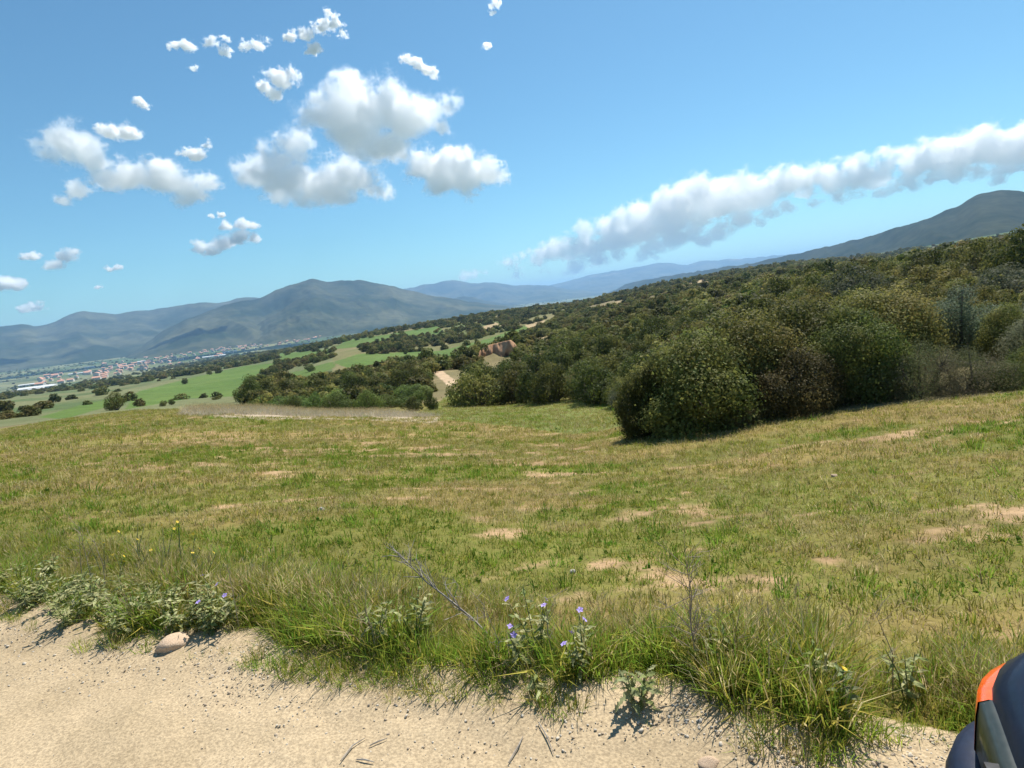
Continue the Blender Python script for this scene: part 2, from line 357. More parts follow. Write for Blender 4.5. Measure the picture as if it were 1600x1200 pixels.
# the dirt track
sv = np.concatenate([np.linspace(-40, -3.2, 60)[:-1], np.linspace(-3.2, 6.5, 330), np.linspace(6.5, 60, 80)[1:]])
q = np.concatenate([np.linspace(-3.4, 0.2, 24)[:-1], np.linspace(0.2, 2.55, 96)])
S_, Q_ = np.meshgrid(sv, q); E_ = np.where(Q_ > 2.0, Q_, Q_)
rx = S_*A_DIR[0]+E_*N_DIR[0]; ry = S_*A_DIR[1]+E_*N_DIR[1]
off = edge_off(S_)
rut = -0.055*np.exp(-((E_-0.75)/0.26)**2) - 0.05*np.exp(-((E_+0.85)/0.32)**2)
rz_ = 0.004 + rut*0.8 + (fbm(rx*1.6, ry*1.6, 21, 4)-0.5)*0.03 + (fbm(rx*9, ry*9, 22, 4)-0.5)*0.024*sstep(0.8, 1.7, E_) + 0.03
rz_ = rz_ + 0.03*sstep(off-0.35, off, E_) - 0.16*sstep(off+0.12, off+0.42, E_)
rz_ = rz_ - 0.03
nr, na = rx.shape; idx = np.arange(nr*na).reshape(nr, na)
Fq = np.stack([idx[:-1, :-1], idx[:-1, 1:], idx[1:, 1:], idx[1:, :-1]], -1).reshape(-1, 4)
rm = mesh_from('dirt_track', np.stack([rx, ry, rz_], -1).reshape(-1, 3), np.ascontiguousarray(Fq), smooth=True)
road = link('dirt_track', rm, M['road'], kind='structure')
def road_z(s, e):
    i = np.clip(np.searchsorted(sv, s), 0, len(sv)-1); j = np.clip(np.searchsorted(q, e), 0, len(q)-1); return rz_[j, i]

# ------------------------------------------------------------------ mountains round the valley
def mountain_mat(name, c0, c1, c2, sc):
    m, nt, b, o = mat(name)
    r, nz = noise_col(nt, sc, c0, c1, 0.4, 0.62, 7)
    r2, nz2 = noise_col(nt, sc*9, (0.75, 0.75, 0.75), (1.2, 1.2, 1.2), 0.35, 0.65, 5)
    r3, nz3 = noise_col(nt, sc*0.55, (0, 0, 0), (1, 1, 1), 0.62, 0.70, 6)
    mx = N(nt, 'MixRGB', blend_type='MULTIPLY'); mx.inputs[0].default_value = 1
    nt.links.new(r.outputs[0], mx.inputs[1]); nt.links.new(r2.outputs[0], mx.inputs[2])
    my = N(nt, 'MixRGB'); my.inputs[2].default_value = (*c2, 1)
    nt.links.new(r3.outputs[0], my.inputs[0]); nt.links.new(mx.outputs[0], my.inputs[1]); nt.links.new(my.outputs[0], b.inputs['Base Color'])
    b.inputs['Roughness'].default_value = 1; b.inputs['Specular IOR Level'].default_value = 0
    return m
M['mount'] = mountain_mat('mountain_scrub', (0.030, 0.042, 0.020), (0.105, 0.105, 0.058), (0.19, 0.17, 0.11), 0.0016)  # scrub tones; broad dark and light contrast partly stands in for cloud shadows
M['mountr'] = mountain_mat('mountain_wood', (0.022, 0.032, 0.018), (0.052, 0.058, 0.034), (0.11, 0.10, 0.065), 0.003)
def mountain(name, ridge, wf, wb, seed, m, base=-135, n=320, k=90, rough=0.38):
    ridge = np.array(ridge, float); px = np.linspace(ridge[0, 0], ridge[-1, 0], n)
    # monotone smooth ridge through the surveyed points
    py = np.interp(px, ridge[:, 0], ridge[:, 1]); d = np.interp(px, ridge[:, 0], ridge[:, 2])
    w = max(3, n//60); ker = np.ones(w)/w
    py = np.convolve(np.pad(py, w, mode='edge'), ker, 'same')[w:-w]
    P = at(px, py, d); along = np.cumsum(np.r_[0, np.hypot(np.diff(P[:, 0]), np.diff(P[:, 1]))])
    P[:, 2] += (fbm(along/(np.mean(d)*0.018), along*0, seed, 4)-0.5)*np.mean(d)*0.0045
    er = P[:, :2]/np.hypot(P[:, 0], P[:, 1])[:, None]
    vv = np.concatenate([-np.linspace(1, 0, k)**1.15, np.linspace(0, 1, k//3)[1:]])
    Wd = np.where(vv < 0, wf, wb)*vv
    AL, VV = np.meshgrid(along, vv); AC = np.broadcast_to(Wd[:, None], AL.shape); av = np.abs(VV)
    rn = 1-2*np.abs(fbm(AL/(wf*0.42)+AC/(wf*2.2), AC/(wf*1.5), seed+5, 5, 0.55)-0.5)
    rn2 = fbm(AL/(wf*0.12), AC/(wf*0.12), seed+9, 4)
    hz = np.maximum(P[:, 2]-base, 1)[None]
    prof = (1-av)**1.25
    Z = base + hz*prof + hz*rough*(rn-0.75)*4*av*(1-av)*1.1 + hz*0.10*(rn2-0.5)*av*(1-av)*4
    off = (fbm(AL/(wf*0.6), AC/(wf*0.6), seed+2, 3)-0.5)*wf*0.25*av
    X = P[None, :, 0]+er[None, :, 0]*(AC+off); Y = P[None, :, 1]+er[None, :, 1]*(AC+off)
    nr, na = X.shape; idx = np.arange(nr*na).reshape(nr, na)
    Fq = np.stack([idx[:-1, :-1], idx[:-1, 1:], idx[1:, 1:], idx[1:, :-1]], -1).reshape(-1, 4)
    me = mesh_from(name, np.stack([X, Y, Z], -1).reshape(-1, 3), np.ascontiguousarray(Fq), smooth=True)
    return link(name, me, m, kind='structure')
def D(l, d): return [(a, b, d) for a, b in l]
mountain('mountain_ridge', D([(-420,575),(-300,545),(-150,535),(-60,522),(0,511),(35,507),(60,511),(85,503),(105,494),(128,487),(150,489),(180,491),(220,485),(262,481),(300,475),(330,473),(345,473),(375,464),(410,465),(470,474),(560,490)], 9000), 3000, 2500, 50, M['mount'])
mountain('mountain', D([(120,592),(185,560),(215,543),(250,520),(290,500),(335,482),(370,472),(400,467),(440,450),(470,440),(487,435),(500,438),(515,440),(540,438),(560,438),(580,440),(605,446),(612,446),(628,452),(660,459),(700,466),(760,474),(820,482)], 6600), 1900, 2000, 60, M['mount'])
mountain('mountain_spur', D([(300,560),(380,520),(430,490),(465,468),(490,463),(520,470),(560,476),(620,480),(660,490),(740,500)], 5600), 1100, 1400, 70, M['mount'])
mountain('mountain_ridge', D([(480,470),(560,462),(600,455),(640,449),(680,443),(705,438),(735,442),(760,441),(780,443),(812,445),(840,446),(862,447),(900,452),(980,462)], 13500), 3500, 2500, 80, M['mount'])
mountain('mountain_spur', D([(600,494),(680,477),(715,465),(740,464),(770,472),(830,478),(900,482)], 9300), 1500, 1500, 90, M['mount'])
mountain('mountain_ridge', D([(780,462),(830,452),(870,443),(905,434),(940,427),(980,419),(1005,415),(1030,411),(1050,411),(1070,414),(1090,409),(1105,408),(1150,404),(1200,400),(1260,396),(1350,396)], 17500), 4500, 3000, 100, M['mount'])
mountain('mountain_slope', [(925,470,8000),(960,453,7600),(985,441,7200),(1050,430,6400),(1120,419,5600),(1180,411,5000),(1210,403,4700),(1260,393,4400),(1310,381,4100),(1360,369,3800),(1400,357,3600),(1440,346,3450),(1465,335,3400),(1480,326,3350),(1500,321,3300),(1515,311,3300),(1535,302,3300),(1560,296,3300),(1585,297,3300),(1610,300,3300),(1680,312,3300),(1800,325,3300),(2000,350,3300)], 1900, 1800, 110, M['mountr'], base=-140)

# ------------------------------------------------------------------ clouds: bodies of scattering droplets above the valley
def ico(sub):
    bm = __import__('bmesh').new(); __import__('bmesh').ops.create_icosphere(bm, subdivisions=sub, radius=1)
    V = np.array([v.co[:] for v in bm.verts]); F = [[v.index for v in f.verts] for f in bm.faces]; bm.free(); return V, F
ICO2 = ico(2)
def hash3(ix, iy, iz, s):
    n = (ix*374761393 + iy*668265263 + iz*2147483647*3 + s*974711) & 0xffffffff
    n = ((n ^ (n >> 13))*1274126177) & 0xffffffff
    return ((n ^ (n >> 16)) & 0xffff)/65535.0
def vnoise3(ax, ay, az_, s):
    """value noise on a grid given by three axes"""
    def prep(a): i = np.floor(a).astype(np.int64); f = a-i; return i, f*f*(3-2*f)
    (ix, fx), (iy, fy), (iz, fz) = prep(ax), prep(ay), prep(az_)
    def lat(i): lo = i.min(); return lo, np.arange(lo, i.max()+2)
    lx, gx_ = lat(ix); ly, gy_ = lat(iy); lz, gz_ = lat(iz)
    T_ = hash3(gx_[:, None, None], gy_[None, :, None], gz_[None, None, :], s)
    T_ = T_[ix-lx]*(1-fx)[:, None, None]+T_[ix-lx+1]*fx[:, None, None]
    T_ = T_[:, iy-ly]*(1-fy)[None, :, None]+T_[:, iy-ly+1]*fy[None, :, None]
    return T_[:, :, iz-lz]*(1-fz)[None, None]+T_[:, :, iz-lz+1]*fz[None, None]
def isomesh(f, iso, h, org):
    """closed surface of f > iso on a grid (dual of the cells)"""
    f = f-iso; ins = f > 0; nx, ny, nz_ = f.shape
    acc = np.zeros((nx-1, ny-1, nz_-1, 3)); cnt = np.zeros((nx-1, ny-1, nz_-1))
    for ax in range(3):
        sl0 = [slice(None)]*3; sl1 = [slice(None)]*3; sl0[ax] = slice(0, -1); sl1[ax] = slice(1, None)
        a_, b_ = f[tuple(sl0)], f[tuple(sl1)]; cr = (a_ > 0) != (b_ > 0); t = np.where(cr, a_/(a_-b_+1e-12), 0)
        oth = [k for k in range(3) if k != ax]
        for p_ in (0, 1):
            for q_ in (0, 1):
                sl = [slice(None)]*3; sl[oth[0]] = slice(p_, f.shape[oth[0]]-1+p_); sl[oth[1]] = slice(q_, f.shape[oth[1]]-1+q_)
                c_ = cr[tuple(sl)]; tt = t[tuple(sl)]; acc[..., ax] += np.where(c_, tt, 0); acc[..., oth[0]] += c_*p_; acc[..., oth[1]] += c_*q_; cnt += c_
    act = cnt > 0; vid = -np.ones(act.shape, np.int64); vid[act] = np.arange(act.sum())
    ijk = np.argwhere(act); V = (ijk+acc[act]/cnt[act][:, None])*h+org; F = []
    for ax in range(3):
        oth = [k for k in range(3) if k != ax]
        if ax == 1: oth = oth[::-1]
        sl0 = [slice(None)]*3; sl1 = [slice(None)]*3; sl0[ax] = slice(0, -1); sl1[ax] = slice(1, None)
        a_, b_ = ins[tuple(sl0)], ins[tuple(sl1)]; e = np.argwhere(a_ != b_); fl = a_[tuple(e.T)]
        ok = np.all([(e[:, k] > 0) & (e[:, k] < f.shape[k]-1) for k in oth], 0); e = e[ok]; fl = fl[ok]
        def cell(du, dv): c_ = e.copy(); c_[:, oth[0]] -= du; c_[:, oth[1]] -= dv; return vid[tuple(c_.T)]
        Q = np.stack([cell(1, 1), cell(0, 1), cell(0, 0), cell(1, 0)], 1); Q[~fl] = Q[~fl][:, ::-1]; F.append(Q)
    return V, np.ascontiguousarray(np.concatenate(F))
def droplets(dens, g=0.6):
    m = bpy.data.materials.new('cloud_droplets'); m.use_nodes = True; nt = m.node_tree; nt.nodes.clear()
    ou = N(nt, 'OutputMaterial'); v = N(nt, 'VolumeScatter'); v.inputs['Color'].default_value = (1, 1, 1, 1)
    v.inputs['Density'].default_value = dens; v.inputs['Anisotropy'].default_value = g; nt.links.new(v.outputs[0], ou.inputs['Volume']); return m
ncloud = 0
def cloud(label, blobs, d, dens=1.4, rag=1.1, puffs=7, name='cloud', step=None):
    """blobs: (px, py, radius px) of the main heads; sizes follow from the distance"""
    global ncloud; ncloud += 1
    dens = dens*(0.75 if len(blobs) < 5 else 1.0); rr = random.Random(1000+ncloud); u = d/FPX; B = []
    rmp = float(np.mean([b_[2] for b_ in blobs])); step = step or max(1.1, min(2.6, rmp/13))
    for bx_, by_, br in blobs:
        c = ray(bx_, by_)*d; r = br*u; c = c+np.array([0, rr.uniform(-.5, .5)*r, 0]); B.append((*c, r))
        for k in range(puffs):
            a = rr.uniform(0, 6.283); e = rr.uniform(-.3, 1.2); q_ = rr.uniform(.6, 1.0)*r
            B.append((*(c+np.array([math.cos(a)*math.cos(e)*1.2, math.sin(a)*math.cos(e), math.sin(e)*.85])*q_), r*rr.uniform(.25, .5)))
    B = np.array(B); h = step*u; rm_ = rmp*u; pad = rm_*0.9
    lo = (B[:, :3]-B[:, 3:]).min(0)-pad; hi = (B[:, :3]+B[:, 3:]).max(0)+pad
    axs = [np.arange(lo[k], hi[k], h) for k in range(3)]
    f = np.full([len(a) for a in axs], -1.5)
    for x, y, z, r in B:
        R2 = r*2.6; i0 = [np.searchsorted(axs[k], v_-R2) for k, v_ in enumerate((x, y, z))]; i1 = [np.searchsorted(axs[k], v_+R2) for k, v_ in enumerate((x, y, z))]
        X_ = axs[0][i0[0]:i1[0]][:, None, None]-x; Y_ = axs[1][i0[1]:i1[1]][None, :, None]-y; Z_ = axs[2][i0[2]:i1[2]][None, None]-z
        g = (1-np.sqrt(X_**2+Y_**2+(Z_*np.where(Z_ < 0, 1.75, 1.12))**2)/r)*(r/rm_)**0.75; s_ = f[i0[0]:i1[0], i0[1]:i1[1], i0[2]:i1[2]]; np.maximum(s_, g, out=s_)
    nz_ = 0; tot = 0; q_ = 1.0
    for o_ in range(5):
        k = 2.0**o_/(rm_*0.95); n_ = vnoise3((axs[0]-lo[0])*k+ncloud*7.3, (axs[1]-lo[1])*k, (axs[2]-lo[2])*k*1.15, 200+o_+ncloud)
        nz_ = nz_+q_*((1-np.abs(2*n_-1)*1.0) if o_ in (1, 2, 3) else n_); tot += q_; q_ *= .74
    nz_ = (nz_-nz_.mean())/nz_.std(); f = f+nz_*0.31*rag-0.01
    for k in range(3):
        sl = [slice(None)]*3; sl[k] = 0; f[tuple(sl)] = -1; sl[k] = -1; f[tuple(sl)] = -1
    cen = np.array([B[:, 0].mean(), B[:, 1].mean(), lo[2]]); o = None
    for iso, dn in ((-0.16, 0.07), (0.0, 0.2), (0.13, 0.55), (0.32, 1.1)):
        if (f > iso).sum() < 30: continue
        V_, F_ = isomesh(f, iso, h, lo-cen+np.array([0, 0, EYE])); me = mesh_from('cloud', V_, F_)
        if o is None: o = link(name, me, droplets(dens*dn/rm_), None, tuple(cen), label=label, category='cloud', group='fair weather clouds over the valley')
        else: link('cloud_core', me, droplets(dens*dn/rm_), o)
    return o
cloud('big white cumulus with a tall tower, largest of the heaped clouds', [(530,170,46),(585,160,44),(640,195,42),(560,205,48),(680,175,26),(600,225,36),(500,190,28),(690,205,16),(545,130,18)], 3300)
cloud('long heaped white cumulus hanging just below the towering one', [(400,275,30),(450,275,42),(510,290,44),(560,285,36),(460,230,26),(430,300,26),(590,300,18),(490,310,24),(540,305,24)], 3900)
cloud('compact white cumulus with a ragged flank beside the heaped pair', [(665,265,32),(710,265,40),(755,275,26),(690,290,26),(730,290,26),(775,280,12),(650,250,16)], 3900)
cloud('broad soft cloud with a flat base and a long tail', [(170,280,26),(215,278,30),(260,285,32),(300,300,24),(120,300,16),(320,290,18),(245,262,18),(95,312,9),(290,312,16)], 4000)
cloud('rounded soft cloud above the broad flat one', [(100,225,32),(130,240,30),(85,240,26),(150,255,16)], 3800, rag=1.0)
cloud('small cap of cloud beside the rounded soft one', [(175,208,12),(200,210,16),(160,206,9)], 3600, dens=3)
cloud('small ragged cloud between the broad cloud and the heaped one', [(285,240,9),(305,242,13),(322,226,6)], 3600, dens=3, rag=1.3)
cloud('torn white cloud puff over the heaped clouds', [(415,135,13),(440,130,19),(458,120,12),(430,148,10)], 3000, dens=2.5, rag=1.4)
cloud('ragged hooked strand of white cloud high in the blue', [(455,60,8),(480,55,10),(505,42,11),(525,40,10),(490,80,9),(535,55,6),(515,22,6)], 2500, dens=2.2, rag=1.7)
cloud('little cloud tuft at the end of a broken line of tufts', [(272,72,7),(290,72,10)], 2700, dens=2.2, rag=1.5)
cloud('two-humped wisp in the broken line of tufts', [(330,68,9),(350,80,9),(352,62,5)], 2700, dens=1.8, rag=1.7)
cloud('thin pale wisp in the broken line of tufts', [(385,74,8),(405,70,9),(418,64,5)], 2700, dens=1.5, rag=1.8)
cloud('tiny puff under the broken line of tufts', [(301,107,6)], 2700, dens=2.0, rag=1.3)
cloud('broken wispy cloud over the compact cumulus', [(635,92,9),(646,97,8),(658,103,9),(668,110,9),(678,119,7)], 2800, dens=1.7, rag=1.2)
cloud('flat layered cloud low over the mountain with a ragged underside', [(315,388,12),(345,382,15),(375,374,15),(395,372,9),(330,394,9)], 5200)
cloud('thin flat cloud layer over the ragged low one', [(355,355,9),(375,352,11),(395,353,7)], 5200, dens=3)
cloud('slim sloping cloud above the far ridge', [(85,415,11),(105,403,13),(118,394,9)], 5600)
cloud('small oval cloud near the slim sloping one', [(38,403,7),(52,401,8)], 5600, dens=3)
cloud('soft puff low above the far ridge', [(12,448,14),(30,446,11)], 6400, dens=3.5)
cloud('faint low strip of cloud touching the far ridge', [(40,484,8),(60,481,10)], 9500, dens=2.5)
cloud('tiny puff in the clear gap beside the rounded cloud', [(218,160,7),(228,168,7)], 3000, dens=2.5, rag=1.3)
cloud('tiny faint puff alone in the open blue sky', [(760,74,6)], 2500, dens=2.0, rag=1.3)
cloud('faint wisp at the top edge of the blue', [(775,8,7),(768,20,4)], 2400, dens=1.3, rag=1.8)
cloud('small dash of cloud under the broad cloud', [(330,338,4),(345,336,6)], 4600, dens=2.5)
cloud('pale dash of cloud above the sloping one', [(172,421,6),(183,418,6)], 5600, dens=2)
cloud('tiny white puff over the mountain ridge', [(155,449,5)], 6400, dens=2.5)
bank = []; _rb = random.Random(5)
for px in range(716, 1790, 21):
    t0 = np.interp(px, [700, 800, 900, 1000, 1100, 1200, 1300, 1400, 1500, 1600, 1800], [430, 402, 355, 320, 285, 266, 246, 224, 208, 202, 186])
    b0 = np.interp(px, [700, 800, 900, 1000, 1100, 1200, 1300, 1400, 1500, 1600, 1800], [442, 438, 428, 412, 392, 362, 326, 306, 292, 274, 256])
    t0 += 26*(float(fbm(np.array(px/75.), np.array(0.), 3, 3))-.5)-2; b0 += 34*(float(fbm(np.array(px/60.), np.array(4.), 6, 3))-.6)
    th = max(b0-t0, 6); n_ = 1 if th < 20 else 3
    for j in range(n_):
        r_ = max(5, th*(0.36 if n_ > 1 else 0.6)*_rb.uniform(.55, 1.3)*(1-.22*j)); bank.append((px+_rb.uniform(-12, 12), t0+r_*.9+(th-r_*1.7)*(j/max(1, n_-1))+_rb.uniform(-5, 5), r_))
cloud('long bank of cumulus strung along above the hillside and mountain', bank, 20000, dens=0.85, rag=1.05, puffs=4, name='cloud_bank', step=2.4)

# ------------------------------------------------------------------ plants: meshes
def leaf_quads(P, Nn, L, W, rs):
    """diamond leaves: centre P, normal Nn, length L, width W (arrays)"""
    n = len(P); a = rs.normal(size=(n, 3)); a -= Nn*(a*Nn).sum(1)[:, None]; a /= np.linalg.norm(a, axis=1)[:, None]+1e-9
    b = np.cross(Nn, a); L = L[:, None]; W = W[:, None]
    V = np.stack([P-a*L*0.5, P+b*W*0.5+Nn*W*0.12, P+a*L*0.5, P-b*W*0.5+Nn*W*0.12], 1).reshape(-1, 3)
    return V, np.arange(4*n).reshape(n, 4)
def crown_mesh(name, seed, nl, ls, pal, lobes=18, H=1.5, aspect=0.6, lob=(0.22, 0.42), low=0.0, fuzz=0.12):
    rs = np.random.default_rng(seed)
    C, Rr = [], []
    for i in range(lobes):
        r = rs.uniform(*lob); a = rs.uniform(0, 2*np.pi); q_ = math.sqrt(rs.uniform(0, 1))*(1-r*0.75)
        top_ = max(H*(1-0.72*q_**2)*rs.uniform(0.8, 1.08)-r*0.85, low+r*0.45); h = rs.uniform(low+r*0.35, top_) if rs.uniform() < 0.62 else top_
        C.append((q_*math.cos(a), q_*math.sin(a), h)); Rr.append(r)
    C = np.array(C); Rr = np.array(Rr); w = Rr**2/np.sum(Rr**2)
    P = []; Nn = []; Li = []
    while sum(map(len, P)) < nl:
        k = rs.choice(lobes, nl, p=w); dr = rs.normal(size=(nl, 3)); dr /= np.linalg.norm(dr, axis=1)[:, None]
        q_ = Rr[k]*(1-0.45*rs.uniform(0, 1, nl)**2.2+fuzz*rs.normal(size=nl)); p = C[k]+dr*q_[:, None]*np.array([1, 1, 0.9])
        dd = np.linalg.norm(p[:, None]-C[None], axis=2)/Rr[None]; dd[np.arange(nl), k] = 9
        ok = (dd.min(1) > 0.72) & (p[:, 2] > 0.02)
        P.append(p[ok]); Nn.append(dr[ok]); Li.append(k[ok])
    P = np.concatenate(P)[:nl]; Nn = np.concatenate(Nn)[:nl]; Li = np.concatenate(Li)[:nl]
    Nn = Nn+rs.normal(size=Nn.shape)*0.42+np.array([0, 0, 0.15]); Nn /= np.linalg.norm(Nn, axis=1)[:, None]
    L = ls*(0.45+1.1*rs.uniform(0, 1, nl)**1.6); V, F = leaf_quads(P, Nn, L, L*aspect, rs)
    pal = np.array(pal); lc = pal[rs.integers(0, len(pal), lobes)]
    mixf = rs.uniform(0, 1, nl)[:, None]; c = lc[Li]*(1-0.55*mixf)+pal[rs.integers(0, len(pal), nl)]*0.55*mixf
    c = c*rs.uniform(0.72, 1.3, nl)[:, None]
    me = mesh_from(name, V, F, np.repeat(c, 4, 0)); me.materials.append(M['leaf'])
    # stems reaching into the lobes
    mb = MB()
    for i in rs.choice(lobes, min(lobes, 9), replace=False):
        c_ = C[i]; b0 = rs.normal(size=2)*0.05
        mid = c_*0.5+np.array([*rs.normal(size=2)*0.06, 0.02]); mb.tube([(b0[0], b0[1], -0.08), tuple(mid), tuple(c_+[0, 0, Rr[i]*0.5])], [0.045, 0.028, 0.008], 5)
        for t in range(4):
            dr = rs.normal(size=3)+np.array([0, 0, .4]); dr /= np.linalg.norm(dr); mb.tube([tuple(mid*0.3+c_*0.7), tuple(c_+dr*Rr[i]*1.12)], [0.012, 0.003], 4)
    st = mb.mesh(name+'_stem'); st.materials.append(M['bark'])
    return me, st
OAK = [(0.034, 0.046, 0.016), (0.046, 0.058, 0.020), (0.060, 0.066, 0.026), (0.040, 0.048, 0.022)]
OLIVE = [(0.070, 0.076, 0.028), (0.090, 0.090, 0.036), (0.058, 0.068, 0.026), (0.105, 0.096, 0.042)]
OAK = [tuple(np.array(c)*(2.1, 2.0, 1.35)) for c in OAK]; OLIVE = [tuple(np.array(c)*(2.05, 1.95, 1.35)) for c in OLIVE]
OCHRE = [(0.120, 0.092, 0.036), (0.088, 0.074, 0.030), (0.150, 0.120, 0.045), (0.070, 0.066, 0.026)]
LIGHT = [(0.095, 0.130, 0.030), (0.120, 0.150, 0.040), (0.075, 0.110, 0.028)]
GREY = [(0.090, 0.100, 0.055), (0.105, 0.110, 0.066), (0.072, 0.084, 0.045)]
DRY = [(0.120, 0.118, 0.058), (0.095, 0.112, 0.045), (0.085, 0.105, 0.040), (0.150, 0.130, 0.080)]
SILVER = [(0.085, 0.105, 0.060), (0.070, 0.095, 0.050), (0.110, 0.125, 0.080)]
OCHRE, GREY, DRY, SILVER, LIGHT = [[tuple(np.array(c)*1.35) for c in p_] for p_ in (OCHRE, GREY, DRY, SILVER, LIGHT)]
near_kinds = {
 'oak': crown_mesh('crown', 1, 46000, 0.041, [tuple(np.array(c)*1.35) for c in OAK]+OLIVE[:2], 44, 1.55, 0.65, fuzz=0.2),
 'oak2': crown_mesh('crown', 2, 46000, 0.041, [tuple(np.array(c)*1.3) for c in OAK]+OLIVE[:2], 42, 1.5, 0.65, fuzz=0.2),
 'olive': crown_mesh('crown', 3, 46000, 0.041, OLIVE+OAK[2:3], 44, 1.5, 0.6, fuzz=0.24),
 'ochre': crown_mesh('crown', 4, 36000, 0.04, OCHRE, 40, 1.2, 0.55, fuzz=0.2),
 'dry': crown_mesh('crown', 5, 22000, 0.050, DRY, 26, 1.0, 0.16, fuzz=0.25),
 'light': crown_mesh('crown', 6, 22000, 0.060, LIGHT, 20, 1.1, 0.18, fuzz=0.25),
 'silver': crown_mesh('crown', 7, 22000, 0.045, SILVER, 24, 1.5, 0.4, fuzz=0.16),
 'grey': crown_mesh('crown', 8, 22000, 0.045, GREY, 26, 1.2, 0.35, fuzz=0.2),
}
mid_kinds = {
 'oak': [crown_mesh('crown', 20+i, 5200, 0.075, OAK+(OLIVE[:1] if i % 2 else []), 20, 1.5, 0.7) for i in range(3)],
 'olive': [crown_mesh('crown', 30+i, 5200, 0.075, OLIVE+OAK[2:3], 20, 1.4, 0.65, fuzz=0.15) for i in range(3)],
 'light': [crown_mesh('crown', 40, 5000, 0.08, LIGHT, 18, 1.3, 0.5, fuzz=0.18)],
 'grey': [crown_mesh('crown', 41, 5000, 0.08, GREY, 20, 1.2, 0.45, fuzz=0.18)],
}
far_kinds = [crown_mesh('crown', 50+i, 900, 0.19, [OAK+OLIVE[:2], OLIVE, OAK, OLIVE+LIGHT[:1], OLIVE+OCHRE[:1]][i], 14, 1.35, 0.8)[0] for i in range(5)]

def shrub(name, label, pair, P, rad, hs=1.0, group=None, cat='shrub', rz=None):
    o = thing(name, label, cat, P, group, rz if rz is not None else random.uniform(0, 6.28))
    o.scale = (rad, rad*random.uniform(0.9, 1.1), rad*hs)
    link('crown', pair[0], None, o); link('stem', pair[1], None, o)
    return o
# the thicket at the edge of the field, each bush placed by its foot in the photograph
def near(kind, px, d, wpx, hpx, name, label):
    P = gpt(px, d); dep = d*math.cos(float(az_t(px, 600)[0])); r = 0.5*wpx*dep/FPX; h = hpx*dep/FPX
    me = near_kinds[kind][0]; zs = max(v.co.z for v in me.vertices); P.z -= 0.05
    shrub(name, label, near_kinds[kind], P, r, h/(zs*r), None)
near('oak', 1080, 15.2, 235, 176, 'evergreen_oak_bush', 'big dark evergreen bush at the tip of the thicket, its shadow on the field')
near('oak2', 1010, 15.4, 110, 125, 'evergreen_oak_bush', 'low dark bush tucked against the tip of the thicket above the meadow')
near('olive', 1170, 16.8, 215, 182, 'evergreen_bush', 'tall olive green bush with pale yellowish top behind the dark bush')
near('ochre', 1235, 15.6, 160, 115, 'ochre_bush', 'ochre brown twiggy bush in front of the tall bushes')
near('oak2', 1325, 16.8, 175, 158, 'evergreen_oak_bush', 'dark rounded bush between the ochre bush and the dry broom')
near('olive', 1255, 18.3, 215, 172, 'evergreen_bush', 'olive green bush rising behind the ochre bush')
near('ochre', 1150, 14.6, 70, 50, 'ochre_bush', 'small yellowish bush at the foot of the dark thicket')
near('dry', 1440, 16.6, 135, 105, 'dry_broom', 'greyish brown dry broom bush beside the dark rounded bush')
near('dry', 1512, 16.9, 125, 88, 'dry_broom', 'lower spreading brown broom bush beside green fennel')
near('light', 1398, 17.6, 80, 75, 'green_shrub', 'feathery fresh green shrub squeezed behind the dry broom')
near('light', 1575, 17.2, 120, 62, 'green_shrub', 'feathery bright green clump at the field edge past the broom')
near('silver', 1500, 23.5, 165, 125, 'silver_leaved_bush', 'silvery grey leaved bush standing over the dry broom')
near('oak', 1572, 22.5, 100, 105, 'evergreen_oak_bush', 'dark upright bush beside the silvery one')
near('grey', 1640, 21.0, 140, 100, 'grey_shrub', 'grey green scrubby bush at the end of the thicket')
near('grey', 1430, 24.0, 160, 95, 'grey_shrub', 'grey green loose bush uphill of the silvery one')
near('olive', 1370, 22.5, 200, 140, 'evergreen_bush', 'olive bush just uphill of the dark rounded bush')
near('grey', 1290, 25.0, 170, 90, 'grey_shrub', 'pale grey green bush on the slope over the ochre bush')
near('oak2', 1630, 18.8, 90, 80, 'evergreen_oak_bush', 'small dark bush at the end of the green clump')

